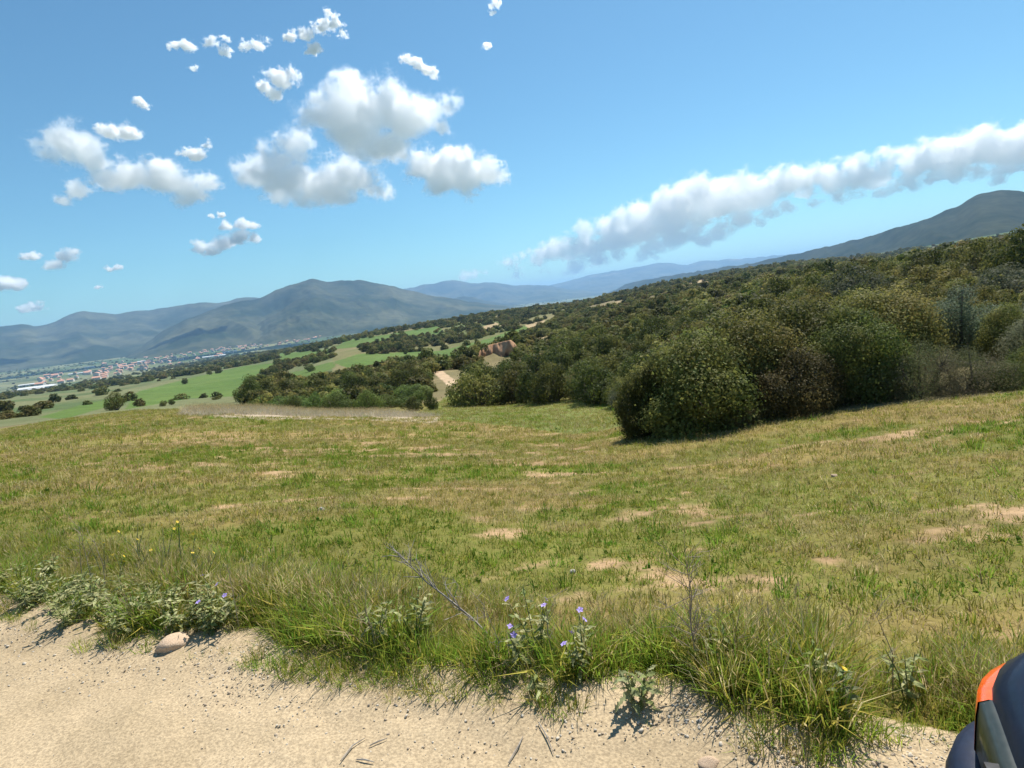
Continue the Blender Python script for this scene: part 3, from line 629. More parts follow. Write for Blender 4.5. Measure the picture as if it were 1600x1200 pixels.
# the scrub on the slopes: where the ground of each part of the photograph carries it
GROVE_L = [(385,640),(392,612),(450,603),(520,592),(600,578),(672,578),(700,612),(680,640),(600,650),(480,642)]
GROVE_C = [(735,632),(742,600),(752,580),(820,556),(880,540),(960,560),(985,640),(960,645),(900,624),(860,630)]
STRIPS = [[(385,615),(430,590),(510,563),(530,548),(440,560),(400,585)],[(556,546),(575,530),(700,512),(760,505),(830,478),(840,503),(760,528),(690,545),(600,552)],
          [(700,568),(760,549),(840,516),(870,520),(850,545),(790,556),(760,580),(730,590)],[(420,562),(450,545),(540,530),(640,512),(640,518),(540,533),(500,546)],
          [(610,576),(690,568),(700,578),(680,590),(640,582)]]
def zone(px, py, d):
    px = px+26*(fbm(d*np.cos(px/300)/9, px/23, 88, 2)-.5); py = py+12*(fbm(px/31, d/7, 89, 2)-.5)
    z = np.zeros(len(px), int)
    z[(px > 850) & (d > 25) & (d < 1500)] = 1
    for s_ in STRIPS: z[inpoly(px, py, s_) & (d > 100) & (d < 1400)] = 3
    z[inpoly(px, py, GROVE_C) & (d > 40) & (d < 130)] = 2
    z[(px > 720) & (px < 900) & (py < 560) & (d > 110) & (d < 420) & (z == 0)] = 3
    z[(px > 640) & (px < 900) & (d > 440) & (d < 1500) & (z == 0)] = 3
    z[inpoly(px, py, GROVE_L) & (d > 58) & (d < 230)] = 4
    z[(px < 640) & (d > 650) & (d < 2600) & (z == 0)] = 5
    z[(px < 420) & (px > -60) & (d > 105) & (d < 650) & (z == 0)] = 6
    bad = (inpoly(px, py, PATH) & (d < 140)) | ((px > 664) & (px < 735) & (d < 96) & (d > 50)) | ((px > 742) & (px < 812) & (d > 76) & (d < 123))
    for g in GREEN+TAN: bad |= inpoly(px, py, g)
    bad |= inpoly(px, py, MEADOW) & (d < 90)
    z[bad] = 0
    z[(d < 75) & inpoly(px, py, FIELD_R)] = 0
    return z
nC = 90000
ca_ = rng.uniform(R(-46), R(47), nC); cd = np.exp(rng.uniform(math.log(22), math.log(2600), nC))
cx = cd*np.sin(ca_); cyy = cd*np.cos(ca_); cz = zt(cx, cyy); cpx, cpy, _ = pix(np.stack([cx, cyy, cz], 1)); zn = zone(cpx, cpy, cd)
keep = {1: 1.0, 2: 1.0, 3: 0.8, 4: 1.0, 5: 0.045, 6: 0.006}
grid = {}; shr = []
clump = fbm(cx/26, cyy/26, 77, 3)
for i in range(nC):
    z = zn[i]
    if z == 0 or random.random() > keep[z]: continue
    d = cd[i]
    if z == 3 and clump[i] < 0.37: continue
    if z == 1 and d > 90 and clump[i] < 0.36+0.08*min(1, (d-90)/150): continue
    if z == 5 and clump[i] < 0.5: continue
    r = random.choice((random.uniform(0.6, 1.1), random.uniform(1.0, 1.7), random.uniform(1.3, 2.3)))*(1+0.25*(d > 60))
    if z == 2: r = random.uniform(1.7, 2.9) if d < 72 else random.uniform(1.1, 1.8)
    if z == 4: r = random.uniform(1.3, 2.4)
    if z == 1 and cpx[i] > 1230 and 55 < d < 140: r = random.uniform(1.6, 2.9)
    if d > 250: r = random.uniform(1.5, 3.0)
    if d > 700: r = random.uniform(2.5, 5.0)
    g = 3.0 if d < 250 else (6.0 if d < 700 else 10.0); key = (int(cx[i]//g), int(cyy[i]//g)); bad = False
    sp = {1: 1.05, 2: 0.92, 3: 1.0, 4: 0.95}.get(z, 1.2)
    for a in (-1, 0, 1):
        for b in (-1, 0, 1):
            for (ox, oy, orr) in grid.get((key[0]+a, key[1]+b, g), ()):
                if (ox-cx[i])**2+(oy-cyy[i])**2 < (sp*(r+orr)*0.62)**2: bad = True
    if bad: continue
    grid.setdefault((*key, g), []).append((cx[i], cyy[i], r)); shr.append((r/d, i, r, z, d))
shr.sort(reverse=True)
LAB = {1: ('evergreen scrub bush on the hillside rising beyond the thicket', 'scrub bushes on the hillside', 'scrub_bush'),
       2: ('dark evergreen oak in the grove beyond the small meadow', 'oaks of the grove by the meadow', 'evergreen_oak'),
       3: ('dark scrub bush in the belts between the far fields', 'bushes between the far fields', 'scrub_bush'),
       4: ('dark evergreen oak in the rounded grove below the dry mound', 'oaks of the grove below the mound', 'evergreen_oak'),
       5: ('tree among the valley fields', 'valley trees', 'valley_tree'), 6: ('lone dark bush in the fields below the crest', 'bushes in the fields below', 'scrub_bush')}
stuffP, stuffS, stuffI = [], [], []
nind = 0
for (a, i, r, z, d) in shr:
    hs = random.uniform(0.6, 1.25)
    if z in (2, 4): hs = random.uniform(0.95, 1.25)
    if nind < 300:
        u = random.random()
        if z == 1: k = 'olive' if u < 0.55 else ('oak' if u < 0.9 else 'grey')
        elif z == 4: k = 'light' if d < 72 else ('oak' if u < 0.75 else 'olive')
        elif z == 2: k = 'oak' if u < 0.6 else 'olive'
        else: k = 'oak'
        l, g, nm = LAB[z]
        if z == 1:
            if cpx[i] > 1230 and d > 55: l, g = 'tall dark evergreen oak along the crest of the hill against the mountain', 'oaks along the hill crest'
            elif d < 45: l, g = 'evergreen scrub bush on the slope directly behind the thicket', 'scrub bushes behind the thicket'
            elif d > 110: l, g = 'small evergreen bush far up the scrubby hillside near the tan clearings', 'bushes far up the hillside'
        if k == 'light': l = 'fresh light green shrub along the front of the rounded grove'; g = 'light green shrubs before the grove'; nm = 'green_shrub'; hs *= 0.7
        if k == 'grey': l = 'grey green loose bush among the darker scrub of the hillside'; g = 'grey bushes on the hillside'; nm = 'grey_shrub'
        shrub(nm, l, random.choice(mid_kinds[k]), (cx[i], cyy[i], cz[i]-0.05*r), r, hs, g, 'tree' if nm == 'evergreen_oak' else 'shrub'); nind += 1
    else:
        stuffP.append((cx[i], cyy[i], cz[i]-0.08*r)); stuffS.append((r*1.12, r*1.12, r*hs*1.05)); stuffI.append(random.randrange(len(far_kinds)))
print('individual shrubs', nind, 'mass', len(stuffP))

def scatter(name, P, Rot, S, I, meshes, **props):
    """many small plants as one mass: a point for each, a mesh picked for it"""
    c = bpy.data.collections.new(name+'_kinds')
    for j, m_ in enumerate(meshes):
        o = bpy.data.objects.new('%s_kind_%02d' % (name, j), m_); c.objects.link(o)
    me = bpy.data.meshes.new(name); P = np.asarray(P, np.float32); me.vertices.add(len(P)); me.vertices.foreach_set('co', P.ravel())
    for nm, dat in (('rot', Rot), ('scl', S)):
        a = me.attributes.new(nm, 'FLOAT_VECTOR', 'POINT'); a.data.foreach_set('vector', np.asarray(dat, np.float32).ravel())
    a = me.attributes.new('pick', 'INT', 'POINT'); a.data.foreach_set('value', np.asarray(I, np.int32))
    o = link(name, me, None, **props)
    ng = bpy.data.node_groups.new(name, 'GeometryNodeTree'); ng.interface.new_socket('Geometry', in_out='INPUT', socket_type='NodeSocketGeometry'); ng.interface.new_socket('Geometry', in_out='OUTPUT', socket_type='NodeSocketGeometry')
    gi = ng.nodes.new('NodeGroupInput'); go = ng.nodes.new('NodeGroupOutput'); ip = ng.nodes.new('GeometryNodeInstanceOnPoints'); ci = ng.nodes.new('GeometryNodeCollectionInfo')
    ci.inputs['Collection'].default_value = c; ci.inputs['Separate Children'].default_value = True; ci.inputs['Reset Children'].default_value = True
    ip.inputs['Pick Instance'].default_value = True
    def na(n, t):
        x = ng.nodes.new('GeometryNodeInputNamedAttribute'); x.data_type = t; x.inputs[0].default_value = n; return x.outputs[0]
    L = ng.links.new; L(gi.outputs[0], ip.inputs['Points']); L(ci.outputs[0], ip.inputs['Instance']); L(na('pick', 'INT'), ip.inputs['Instance Index'])
    L(na('rot', 'FLOAT_VECTOR'), ip.inputs['Rotation']); L(na('scl', 'FLOAT_VECTOR'), ip.inputs['Scale']); L(ip.outputs[0], go.inputs[0])
    md = o.modifiers.new('scatter', 'NODES'); md.node_group = ng
    return o
n = len(stuffP)
scatter('far_scrub', stuffP, np.stack([np.zeros(n), np.zeros(n), rng.uniform(0, 6.28, n)], 1), stuffS, stuffI, far_kinds, kind='stuff', label='dark evergreen scrub covering the far slopes', category='scrub')

# single bushes and trees that stand clear in the fields below the crest
for px, d, h, w, lab in [(175, 104, 27, 30, 'bushy dark tree just beyond the crest of the field'), (290, 430, 9, 12, 'round bush on the near corner of the big green field'),
        (346, 560, 10, 12, 'round bush on the upper margin of the big green field'), (330, 540, 7, 9, 'small bush on the upper margin of the big green field'), (433, 330, 16, 18, 'round dark oak at the end of the big green field'),
        (487, 300, 13, 22, 'broad dark oak between the two green fields'), (458, 250, 13, 18, 'round dark oak on the tan corner of the small field'), (641, 330, 8, 8, 'lone small bush inside the long green field'),
        (250, 118, 9, 14, 'low bush on the crest of the field beside the dry mound'), (262, 122, 9, 12, 'small dark bush on the crest of the field')]:
    P = gpt(px, d); r = 0.5*w*d*0.9/FPX; shrub('lone_bush', lab, mid_kinds['oak'][1], P, r, h*0.9*d/FPX/(1.5*r))
for px, py, h, w, lab in [(572, 651, 32, 46, 'fresh green shrub in front of the rounded grove'), (670, 652, 20, 26, 'small dark green shrub at the end of the dry mound'), (640, 650, 13, 40, 'low green bramble beside the end of the mound'),
        (520, 644, 24, 60, 'wide light green shrub behind the dry mound'), (445, 640, 22, 46, 'light green shrub behind the crest of the dry mound'), (480, 640, 26, 40, 'light green bush between two others behind the mound')]:
    P = gpt(px, 47 if py > 648 else 56); d = math.hypot(P.x, P.y); r = 0.5*w*d/FPX
    shrub('green_shrub', lab, mid_kinds['light' if 'light' in lab or 'fresh' in lab else 'oak'][0], P, r, (h*d/FPX+0.4)/(1.3*r))

# ------------------------------------------------------------------ eroded red bank above the gully
cl = MB(); nu, nv = 90, 16
U = np.linspace(0, 1, nu); bpx = 746+66*U; bpy_ = 573-24*U; 
top = 21+5*fbm(U*7, U*0, 3, 3)-16*sstep(0.8, 1.0, U)-12*(1-sstep(0, 0.12, U))
rowsV = []
for j in range(nv):
    v = j/(nv-1)*1.25
    hh = np.minimum(v, 1.0)
    flute = fbm(U*7, U*0+v*1.1, 5, 4)
    dd = 118+3.0*hh**1.5+5.0*flute*(1-0.3*hh)+np.maximum(v-1, 0)*18+3*np.sin(U*5)
    Pp = at(bpx, bpy_, 118.0+0*U); zz = zt(Pp[:, 0], Pp[:, 1])
    a_, t_ = az_t(bpx, bpy_); zb = EYE+t_*118-0.6
    zt_ = EYE+az_t(bpx, bpy_-top)[1]*121
    rowsV.append(np.stack([np.sin(a_)*dd, np.cos(a_)*dd, zb+(zt_-zb)*hh-np.maximum(v-1, 0)*1.5], 1))
VV = np.concatenate(rowsV); idx = np.arange(nu*nv).reshape(nv, nu)
Fq = np.stack([idx[:-1, :-1], idx[:-1, 1:], idx[1:, 1:], idx[1:, :-1]], -1).reshape(-1, 4)
M['redearth'] = simple('red_earth', (0.34, 0.18, 0.09), (0.50, 0.30, 0.17), 0.5, 0.95, 0.05)
link('earth_bank', mesh_from('earth_bank', VV, np.ascontiguousarray(Fq), smooth=True), M['redearth'], kind='structure')

# ------------------------------------------------------------------ the town in the valley
M['plaster'] = simple('plaster', (0.55, 0.50, 0.44), (0.72, 0.68, 0.62), 0.4, 0.9)
M['plaster_ochre'] = simple('plaster_ochre', (0.48, 0.36, 0.25), (0.60, 0.46, 0.33), 0.4, 0.9)
M['rooftile'] = simple('roof_tile', (0.50, 0.25, 0.17), (0.64, 0.36, 0.26), 0.6, 0.9)
M['roofpale'] = simple('roof_pale', (0.62, 0.62, 0.60), (0.78, 0.78, 0.76), 0.2, 0.5)
M['winglass'] = simple('window_dark', (0.03, 0.035, 0.04), (0.05, 0.055, 0.06), 1, 0.2)
def house_meshes(w, l, h, rh, wallm):
    wb = MB(); wb.box((-w/2, -l/2, -1), (w/2, l/2, h)); wb.add([(-w/2, -l/2, h), (w/2, -l/2, h), (0, -l/2, h+rh), (-w/2, l/2, h), (w/2, l/2, h), (0, l/2, h+rh)], [(0, 1, 2), (3, 5, 4)])
    wm = wb.mesh('wall'); wm.materials.append(M[wallm])
    rb = MB(); e = 0.5; t = 0.25; k = rh/(w/2)
    for sg in (-1, 1):
        a = (sg*(w/2+e), h-e*k); 
        rb.add([(a[0], -l/2-e, a[1]+.03), (0, -l/2-e, h+rh+.03), (0, l/2+e, h+rh+.03), (a[0], l/2+e, a[1]+.03), (a[0], -l/2-e, a[1]+t), (0, -l/2-e, h+rh+t), (0, l/2+e, h+rh+t), (a[0], l/2+e, a[1]+t)],
               [(0, 1, 2, 3), (4, 7, 6, 5), (0, 4, 5, 1), (2, 6, 7, 3), (0, 3, 7, 4)])
    rm2 = rb.mesh('roof'); rm2.materials.append(M['rooftile'])
    nb = MB()
    for fl in range(int(h//3)):
        for y in np.arange(-l/2+1.6, l/2-1, 3.2):
            for sg in (-1, 1): x = sg*(w/2+0.03); nb.box((min(x, x-sg*0.1), y-0.6, 1+3*fl), (max(x, x-sg*0.1), y+0.6, 2.4+3*fl))
        for x in np.arange(-w/2+1.6, w/2-1, 3.2):
            for sg in (-1, 1): y = sg*(l/2+0.03); nb.box((x-0.6, min(y, y-sg*0.1), 1+3*fl), (x+0.6, max(y, y-sg*0.1), 2.4+3*fl))
    nm = nb.mesh('window'); nm.materials.append(M['winglass'])
    return wm, rm2, nm
HM = [house_meshes(9, 12, 6.2, 2.4, 'plaster'), house_meshes(11, 14, 6.4, 2.8, 'plaster'), house_meshes(10, 10, 9.2, 2.4, 'plaster_ochre'), house_meshes(8, 11, 3.4, 2.2, 'plaster_ochre'), house_meshes(12, 18, 9.4, 3.0, 'plaster')]
TOWN = [(165,581,7),(190,576,8),(230,567,9),(270,560,8),(310,553,8),(350,547,7),(400,540,6),(450,533,5),(500,527,4)]
TOWN = np.array(TOWN, float)
hs_ = []; tries = 0
while len(hs_) < 295 and tries < 9000:
    tries += 1; px = random.uniform(160, 500) if random.random() < 0.91 else random.uniform(60, 170)
    c_ = np.interp(px, TOWN[:, 0], TOWN[:, 1]) if px > 165 else 581+(165-px)*0.16; th = np.interp(px, TOWN[:, 0], TOWN[:, 2]) if px > 165 else 12
    P = hit(px, c_+random.gauss(0, 0.55)*th, 1500)
    if any((P.x-h.x)**2+(P.y-h.y)**2 < 15**2 for h in hs_): continue
    hs_.append(P)
for P in hs_:
    k = random.randrange(5); t = thing('town_house', ['whitewashed two storey house with red tiled roof in the valley town', 'broad white house with red tiled roof in the valley town', 'ochre three storey house with red tiled roof in the valley town',
        'low ochre cottage with red tiled roof in the valley town', 'large white three storey block with red tiled roof in the valley town'][k], 'house', P, 'houses of the valley town', random.choice((0.3, 0.3, 1.87, 1.87, random.uniform(0, 3))))
    wm, rm2, nm = HM[k]; t.scale = (1.3, 1.3, 1.15); link('wall', wm, None, t); link('roof', rm2, None, t); link('window', nm, None, t, kind='stuff')
def shed(px, py, w, l, h, rz, lab, cat='warehouse'):
    P = hit(px, py, 1500); t = thing('warehouse', lab, cat, P, None, rz)
    b = MB(); b.box((-l/2, -w/2, -1), (l/2, w/2, h)); link('wall', b.mesh('wall'), M['plaster'], t)
    b = MB(); n_ = 10; V_ = []
    for x in (-l/2-.5, l/2+.5):
        for i in range(n_+1):
            a = i/n_; V_.append((x, -w/2-.5+a*(w+1), h+0.05+math.sin(a*math.pi)*w*0.14))
    b.add(V_, [(i, i+1, i+n_+2, i+n_+1) for i in range(n_)]+[tuple(range(n_+1)), tuple(range(n_+1, 2*n_+2))[::-1]]); link('roof', b.mesh('roof'), M['roofpale'], t)
    b = MB()
    for x in (-l/4, l/4): b.box((x-2, -w/2-0.08, 0), (x+2, -w/2+0.1, h*0.7))
    link('door', b.mesh('door'), M['winglass'], t)
for a in [(50,602,18,80,5,0.25,'long pale shed at the lower end of the valley town'),(120,585,16,70,5,0.2,'long white shed beside the scattered outlying houses'),(45,616,14,60,4,0.2,'white roofed shed nearest the lower fields below the town'),
          (60,611,20,60,6,0.3,'smaller pale shed among outlying houses'),(222,568,22,40,12,0.3,'tall white block at the edge of the valley town'),(268,549,24,90,7,0.2,'pale shed behind the valley town'),(302,546,22,70,7,0.2,'second pale shed behind the valley town'),
          (335,558,20,110,6,0.25,'white shed strip in front of the valley town'),(360,551,20,70,6,0.25,'short white shed in front of the town'),(380,535,24,110,7,0.2,'white shed behind the upper end of the town'),(440,524,26,130,7,0.2,'large white works at the foot of the mountain'),
          (475,521,26,110,8,0.2,'white hall beside the large works'),(735,487,40,190,8,0.1,'white hall across the valley beyond the oak belt'),(140,575,18,50,6,0.2,'small white shed in the green fields behind the town'),(395,518,30,60,7,0.2,'pale quarry shed low on the mountain')]: shed(*a)
# trees of the valley floor, hedges and orchards
vp = []; tries = 0
va = rng.uniform(R(-46), R(6), 26000); vd = np.exp(rng.uniform(math.log(700), math.log(11000), 26000)); vx = vd*np.sin(va); vy = vd*np.cos(va)
row = np.abs(((vx*0.25+vy)/130+0.5*fbm(vx/600, vy/600, 5, 2)) % 1-0.5); kk = (row < 0.07) & (fbm(vx/170, vy/170, 13, 3) > 0.42) | (fbm(vx/240, vy/160, 15, 3) > 0.63)
vx = vx[kk]; vy = vy[kk]; vd = vd[kk]; vz = zt(vx, vy); vpx, vpy, _ = pix(np.stack([vx, vy, vz], 1)); ok_ = np.ones(len(vx), bool)
for g in GREEN+TAN: ok_ &= ~inpoly(vpx, vpy, g)
ok_ &= ~((np.abs(vpy-np.interp(vpx, np.r_[0, TOWN[:, 0]], np.r_[607, TOWN[:, 1]])-1) < 9) & (vpx < 510) & (rng.uniform(0, 1, len(vpx)) < 0.85))
vx = vx[ok_]; vy = vy[ok_]; vz = vz[ok_]; vd = vd[ok_]; n = len(vx); sc_ = rng.uniform(2.0, 4.5, n)*(1+vd/7000)
scatter('valley_trees', np.stack([vx, vy, vz-0.3], 1), np.stack([np.zeros(n), np.zeros(n), rng.uniform(0, 6, n)], 1), np.stack([sc_*1.2, sc_*1.2, sc_], 1), rng.integers(0, 5, n), far_kinds, kind='stuff', label='dark trees in hedges and orchards on the valley floor', category='trees')

# ------------------------------------------------------------------ grass
G_GREEN = [(0.075, 0.125, 0.022), (0.10, 0.15, 0.03), (0.125, 0.165, 0.04)]
G_OLIVE = [(0.14, 0.145, 0.042), (0.175, 0.17, 0.055), (0.11, 0.13, 0.035)]
G_STRAW = [(0.34, 0.27, 0.13), (0.27, 0.215, 0.09), (0.40, 0.33, 0.18)]
G_GREEN, G_OLIVE, G_STRAW = [[tuple(np.array(c)*k) for c in p_] for p_, k in ((G_GREEN, np.array((1.95, 1.95, 1.1))), (G_OLIVE, np.array((1.95, 1.80, 1.05))), (G_STRAW, 1.45))]
def clump(name, seed, nb, rad, h0, h1, wid, pal, lean=0.5, seeds=0):
    rs = np.random.default_rng(seed); V = []; F = []; C = []; k = 0
    for i in range(nb):
        a = rs.uniform(0, 6.28); q_ = rad*math.sqrt(rs.uniform()); b = np.array([math.cos(a)*q_, math.sin(a)*q_, -0.01]); h = rs.uniform(h0, h1)
        la = a+rs.normal()*0.9; le = lean*rs.uniform(0.1, 1.2); dr = np.array([math.cos(la), math.sin(la), 0]); sd = np.array([-dr[1], dr[0], 0]); tw = rs.uniform(0, 3.14); sd = sd*math.cos(tw)+dr*math.sin(tw)*0.8
        w = wid*rs.uniform(0.6, 1.3); c = np.array(pal[rs.integers(len(pal))])*rs.uniform(0.75, 1.25)
        p0 = b; p1 = b+dr*h*le*0.35+np.array([0, 0, h*0.55]); p2 = b+dr*h*le*0.95+np.array([0, 0, h*(1-0.35*le)])
        V += [p0-sd*w*.5, p0+sd*w*.5, p1-sd*w*.45, p1+sd*w*.45, p2]; C += [c]*5; F += [(k, k+1, k+3, k+2), (k+2, k+3, k+4)]; k += 5
        if i < seeds:
            sw = w*0.55; q2 = p2+dr*0.03+np.array([0, 0, 0.04]); cs = np.array(G_STRAW[0])*rs.uniform(.8, 1.1)
            m_ = (p2+q2)/2; V += [p2, m_+sd*sw, q2, m_-sd*sw]; C += [cs]*4; F += [(k, k+1, k+2, k+3)]; k += 4
    me = mesh_from(name, V, F, np.array(C)); me.materials.append(M['grass']); return me
fieldk = [clump('tuft', 100+i, 18, 0.075, 0.025, 0.075, 0.006, [G_GREEN+G_OLIVE, G_OLIVE+G_STRAW[1:2], G_OLIVE+G_GREEN[:1], G_GREEN][i % 4], 0.9) for i in range(4)]
fieldk += [clump('tuft', 110+i, 16, 0.07, 0.03, 0.09, 0.005, G_STRAW+G_OLIVE[:1], 1.0) for i in range(2)]
fieldk += [clump('tuft', 120+i, 22, 0.06, 0.06, 0.14, 0.008, G_GREEN, 0.8) for i in range(2)]
fieldk += [clump('tuft', 130, 9, 0.05, 0.02, 0.05, 0.022, G_GREEN, 1.2)]
def field_scatter(name, d0, d1, dens, smul, lab):
    n = int(dens*0.5*(d1*d1-d0*d0)*R(96)); a = rng.uniform(R(-49), R(47), n); d = np.sqrt(rng.uniform(d0*d0, d1*d1, n)); x = d*np.sin(a); y = d*np.cos(a)
    e = x*N_DIR[0]+y*N_DIR[1]; s_ = x*A_DIR[0]+y*A_DIR[1]; z = zt(x, y); px, py, _ = pix(np.stack([x, y, z], 1))
    p = patchy(x, y); kp = (e > edge_off(s_)+0.45) & (inpoly(px, py, FIELD_R) | ((d > 14) & (inpoly(px, py, MEADOW) | ((px < 1000) & (px > 690) & (d < 40))))) & (rng.uniform(0, 1, n) < 0.20+0.80*sstep(0.36, 0.46, p))
    x, y, z, p, d = x[kp], y[kp], z[kp], p[kp], d[kp]; n = len(x)
    g = fbm(x/3.5, y/3.5, 51, 3)+0.12*sstep(1, 7, x)-0.16*sstep(14, 26, d)*(x < 5); u = rng.uniform(0, 1, n)
    I = np.where(g+0.30*(u-0.5) > 0.50, rng.choice([0, 2, 2, 3, 6, 8], n), rng.choice([0, 1, 1, 2, 4, 5], n))
    I = np.where(fbm(x/2.6, y/1.5, 46, 4) > 0.56, rng.choice([1, 4, 5, 5, 2], n), I)
    I = np.where((I >= 6) & (rng.uniform(0, 1, n) < 0.6), 0, I)
    sc = rng.uniform(0.65, 1.35, n)*smul
    scatter(name, np.stack([x, y, z-0.005], 1), np.stack([rng.normal(size=n)*.15, rng.normal(size=n)*.15, rng.uniform(0, 6.28, n)], 1), np.stack([sc, sc, sc], 1), I, fieldk, kind='stuff', label=lab, category='grass'); print(name, n)
field_scatter('field_grass', 2.9, 9, 190, 0.95, 'short patchy grass of the field just beyond the verge')
field_scatter('field_grass', 9, 20, 75, 1.35, 'short patchy grass across the middle of the field')
field_scatter('field_grass', 20, 64, 15, 2.2, 'thin grass over the far side of the field')
# tall grass of the verge
vergek = [clump('verge_tuft', 200+i, 26, 0.055, 0.10, 0.30, 0.0065, [[tuple(np.array(c)*1.2) for c in p_] for p_ in (G_GREEN, G_GREEN+G_OLIVE, G_OLIVE+G_GREEN[:1], G_GREEN+G_OLIVE[:1])][i], 0.75) for i in range(4)]
vergek += [clump('verge_tuft', 210+i, 20, 0.05, 0.14, 0.34, 0.0045, G_STRAW+G_OLIVE[:2], 0.6, 7) for i in range(3)]
vergek += [clump('verge_tuft', 220, 12, 0.04, 0.05, 0.13, 0.016, G_GREEN+[(0.15, 0.17, 0.08)], 1.2)]
n = 15000; s_ = rng.uniform(-3.0, 6.2, n); eo = edge_off(s_); q_ = rng.uniform(-0.16, 1.25, n); lump = fbm(s_*2.2, q_*2.2, 61, 3)
kp = rng.uniform(0, 1, n) < np.where(q_ < 0, 0.25+0.5*sstep(0.45, .6, lump)+0.4*(s_ > 1.4), np.where(q_ < 0.5, 0.95, 0.55*np.clip(1-(q_-0.5)/0.6, 0, 1)))*(0.6+0.5*sstep(0.32, 0.5, lump))
s_, q_, eo, lump = s_[kp], q_[kp], eo[kp], lump[kp]; n = len(s_); x = s_*A_DIR[0]+(eo+q_)*N_DIR[0]; y = s_*A_DIR[1]+(eo+q_)*N_DIR[1]
u = rng.uniform(0, 1, n); I = np.where(u < np.where(q_ < 0.28, 0.80, 0.35), rng.choice([0, 1, 2, 3, 7], n), rng.choice([2, 4, 5, 6], n))
sc = rng.uniform(0.45, 0.95, n)*np.where(q_ < 0.05, 0.5, 1-0.45*sstep(0.25, 1.0, q_))*np.where(s_ > 1.6, 1.0, 1)*np.where(s_ < -0.2, 0.82, 1)*(0.6+0.7*sstep(0.3, 0.62, lump))
zg = np.maximum(zt(x, y)-0.06*(1-sstep(1.9, 2.35, eo+q_)), np.where(q_ < 0.30, 0.0, -9))
scatter('verge_grass', np.stack([x, y, zg-0.01], 1), np.stack([rng.normal(size=n)*.12, rng.normal(size=n)*.12, rng.uniform(0, 6.28, n)], 1), np.stack([sc, sc, sc], 1), I, vergek, kind='stuff', label='long green and straw grass along the edge of the dirt track', category='grass'); print('verge', n)
# dead grass on the mound
n = 5200; u_ = rng.uniform(285, 690, n); dd = rng.uniform(36, 48, n); a_ = az_t(u_, 645+0*u_)[0]; x = dd*np.sin(a_); y = dd*np.cos(a_); z = zt(x, y); px, py, _ = pix(np.stack([x, y, z], 1)); kp = inpoly(px, py, MOUND)
x, y, z = x[kp], y[kp], z[kp]; n = len(x); sc = rng.uniform(2.0, 3.6, n)
deadk = [clump('dead_tuft', 240+i, 22, 0.11, 0.05, 0.13, 0.004, [(0.56, 0.49, 0.38), (0.64, 0.57, 0.46), (0.46, 0.40, 0.29), (0.36, 0.35, 0.23)], 0.7, 6) for i in range(3)]
scatter('mound_grass', np.stack([x, y, z], 1), np.stack([0*x, 0*x, rng.uniform(0, 6.28, n)], 1), np.stack([sc, sc, sc], 1), rng.integers(0, 3, n), deadk, kind='stuff', label='dead grey grass over the low mound at the field end', category='grass'); print('mound', n)

# ------------------------------------------------------------------ stones, gravel and sticks on the track
def rock(seed, flat=0.6, n=3):
    V, F = ico(n); rs = np.random.default_rng(seed); V = V.copy(); off = rs.uniform(0, 50, 3)
    for k in range(7):
        d_ = rs.normal(size=3); d_ /= np.linalg.norm(d_); m_ = V@d_; c_ = rs.uniform(0.55, 0.85); V = V-np.maximum(m_-c_, 0)[:, None]*d_*0.85
    V *= (1+0.10*(fbm(V[:, 0]*2+off[0], V[:, 1]*2+V[:, 2]*1.7+off[1], seed, 3)-0.5))[:, None]
    V[:, 2] *= flat; return mesh_from('stone', V, F, smooth=True)
def stone(px, py, wpx, m, lab, flat=0.55, seed=1, rz=0.0, stretch=1.4, zoff=None):
    P = hit(px, py); r = 0.5*wpx*math.hypot(P.x, P.y)/FPX
    me = rock(seed, flat); o = link('stone', me, M[m], None, (P.x, P.y, max(P.z, 0.0 if P.y*N_DIR[1]+P.x*N_DIR[0] < 2.3 else -9)+r*flat*0.45), label=lab, category='stone'); o.scale = (r*stretch**.5, r/stretch**.5, r); o.rotation_euler.z = rz; return o
stone(272, 1016, 44, 'stone_tan', 'flat tan stone half under the grass where the track bends', 0.7, 19, 0.9, 1.2)
stone(1237, 1154, 34, 'stone', 'pale grey rounded stone on the gravel beside a grass tuft', 0.8, 12, 0.3, 1.1)
stone(1108, 1197, 34, 'stone_tan', 'pale cream stone out on the gravel of the track', 0.6, 13, 0.1, 1.3)
stone(848, 1113, 26, 'stone', 'blue grey stone at the foot of the verge grass', 0.7, 14, 1.0, 1.4)
stone(895, 895, 11, 'stone', 'small white stone lying in the field grass', 0.8, 15)
stone(503, 798, 10, 'stone', 'small white stone on the field among bare streaks', 0.8, 16)
stone(1303, 745, 9, 'stone_tan', 'brownish clod of rock in the field before the thicket', 0.7, 17)
gk = []
M['gravel'] = simple('gravel', (0.26, 0.20, 0.14), (0.52, 0.42, 0.30), 3, 0.9); M['gravel_pale'] = simple('gravel_pale', (0.42, 0.36, 0.28), (0.62, 0.56, 0.46), 3, 0.9)
for i in range(5):
    m_ = rock(300+i, 0.7, 1); m_.materials.append(M['gravel' if i % 2 else 'gravel_pale']); gk.append(m_)
n = 26000; s_ = rng.uniform(-2.6, 5.6, n); eo = edge_off(s_); q_ = -np.abs(rng.normal(0, 0.36, n))+0.12; kp = rng.uniform(0, 1, n) < np.clip(1.0-0.20*np.maximum(s_-0.5, 0), 0.12, 1)*(0.15+0.85*sstep(0.4, 0.62, fbm(s_*2.6, q_*3.1, 93, 3))); s_, eo, q_ = s_[kp], eo[kp], q_[kp]; n = len(s_)
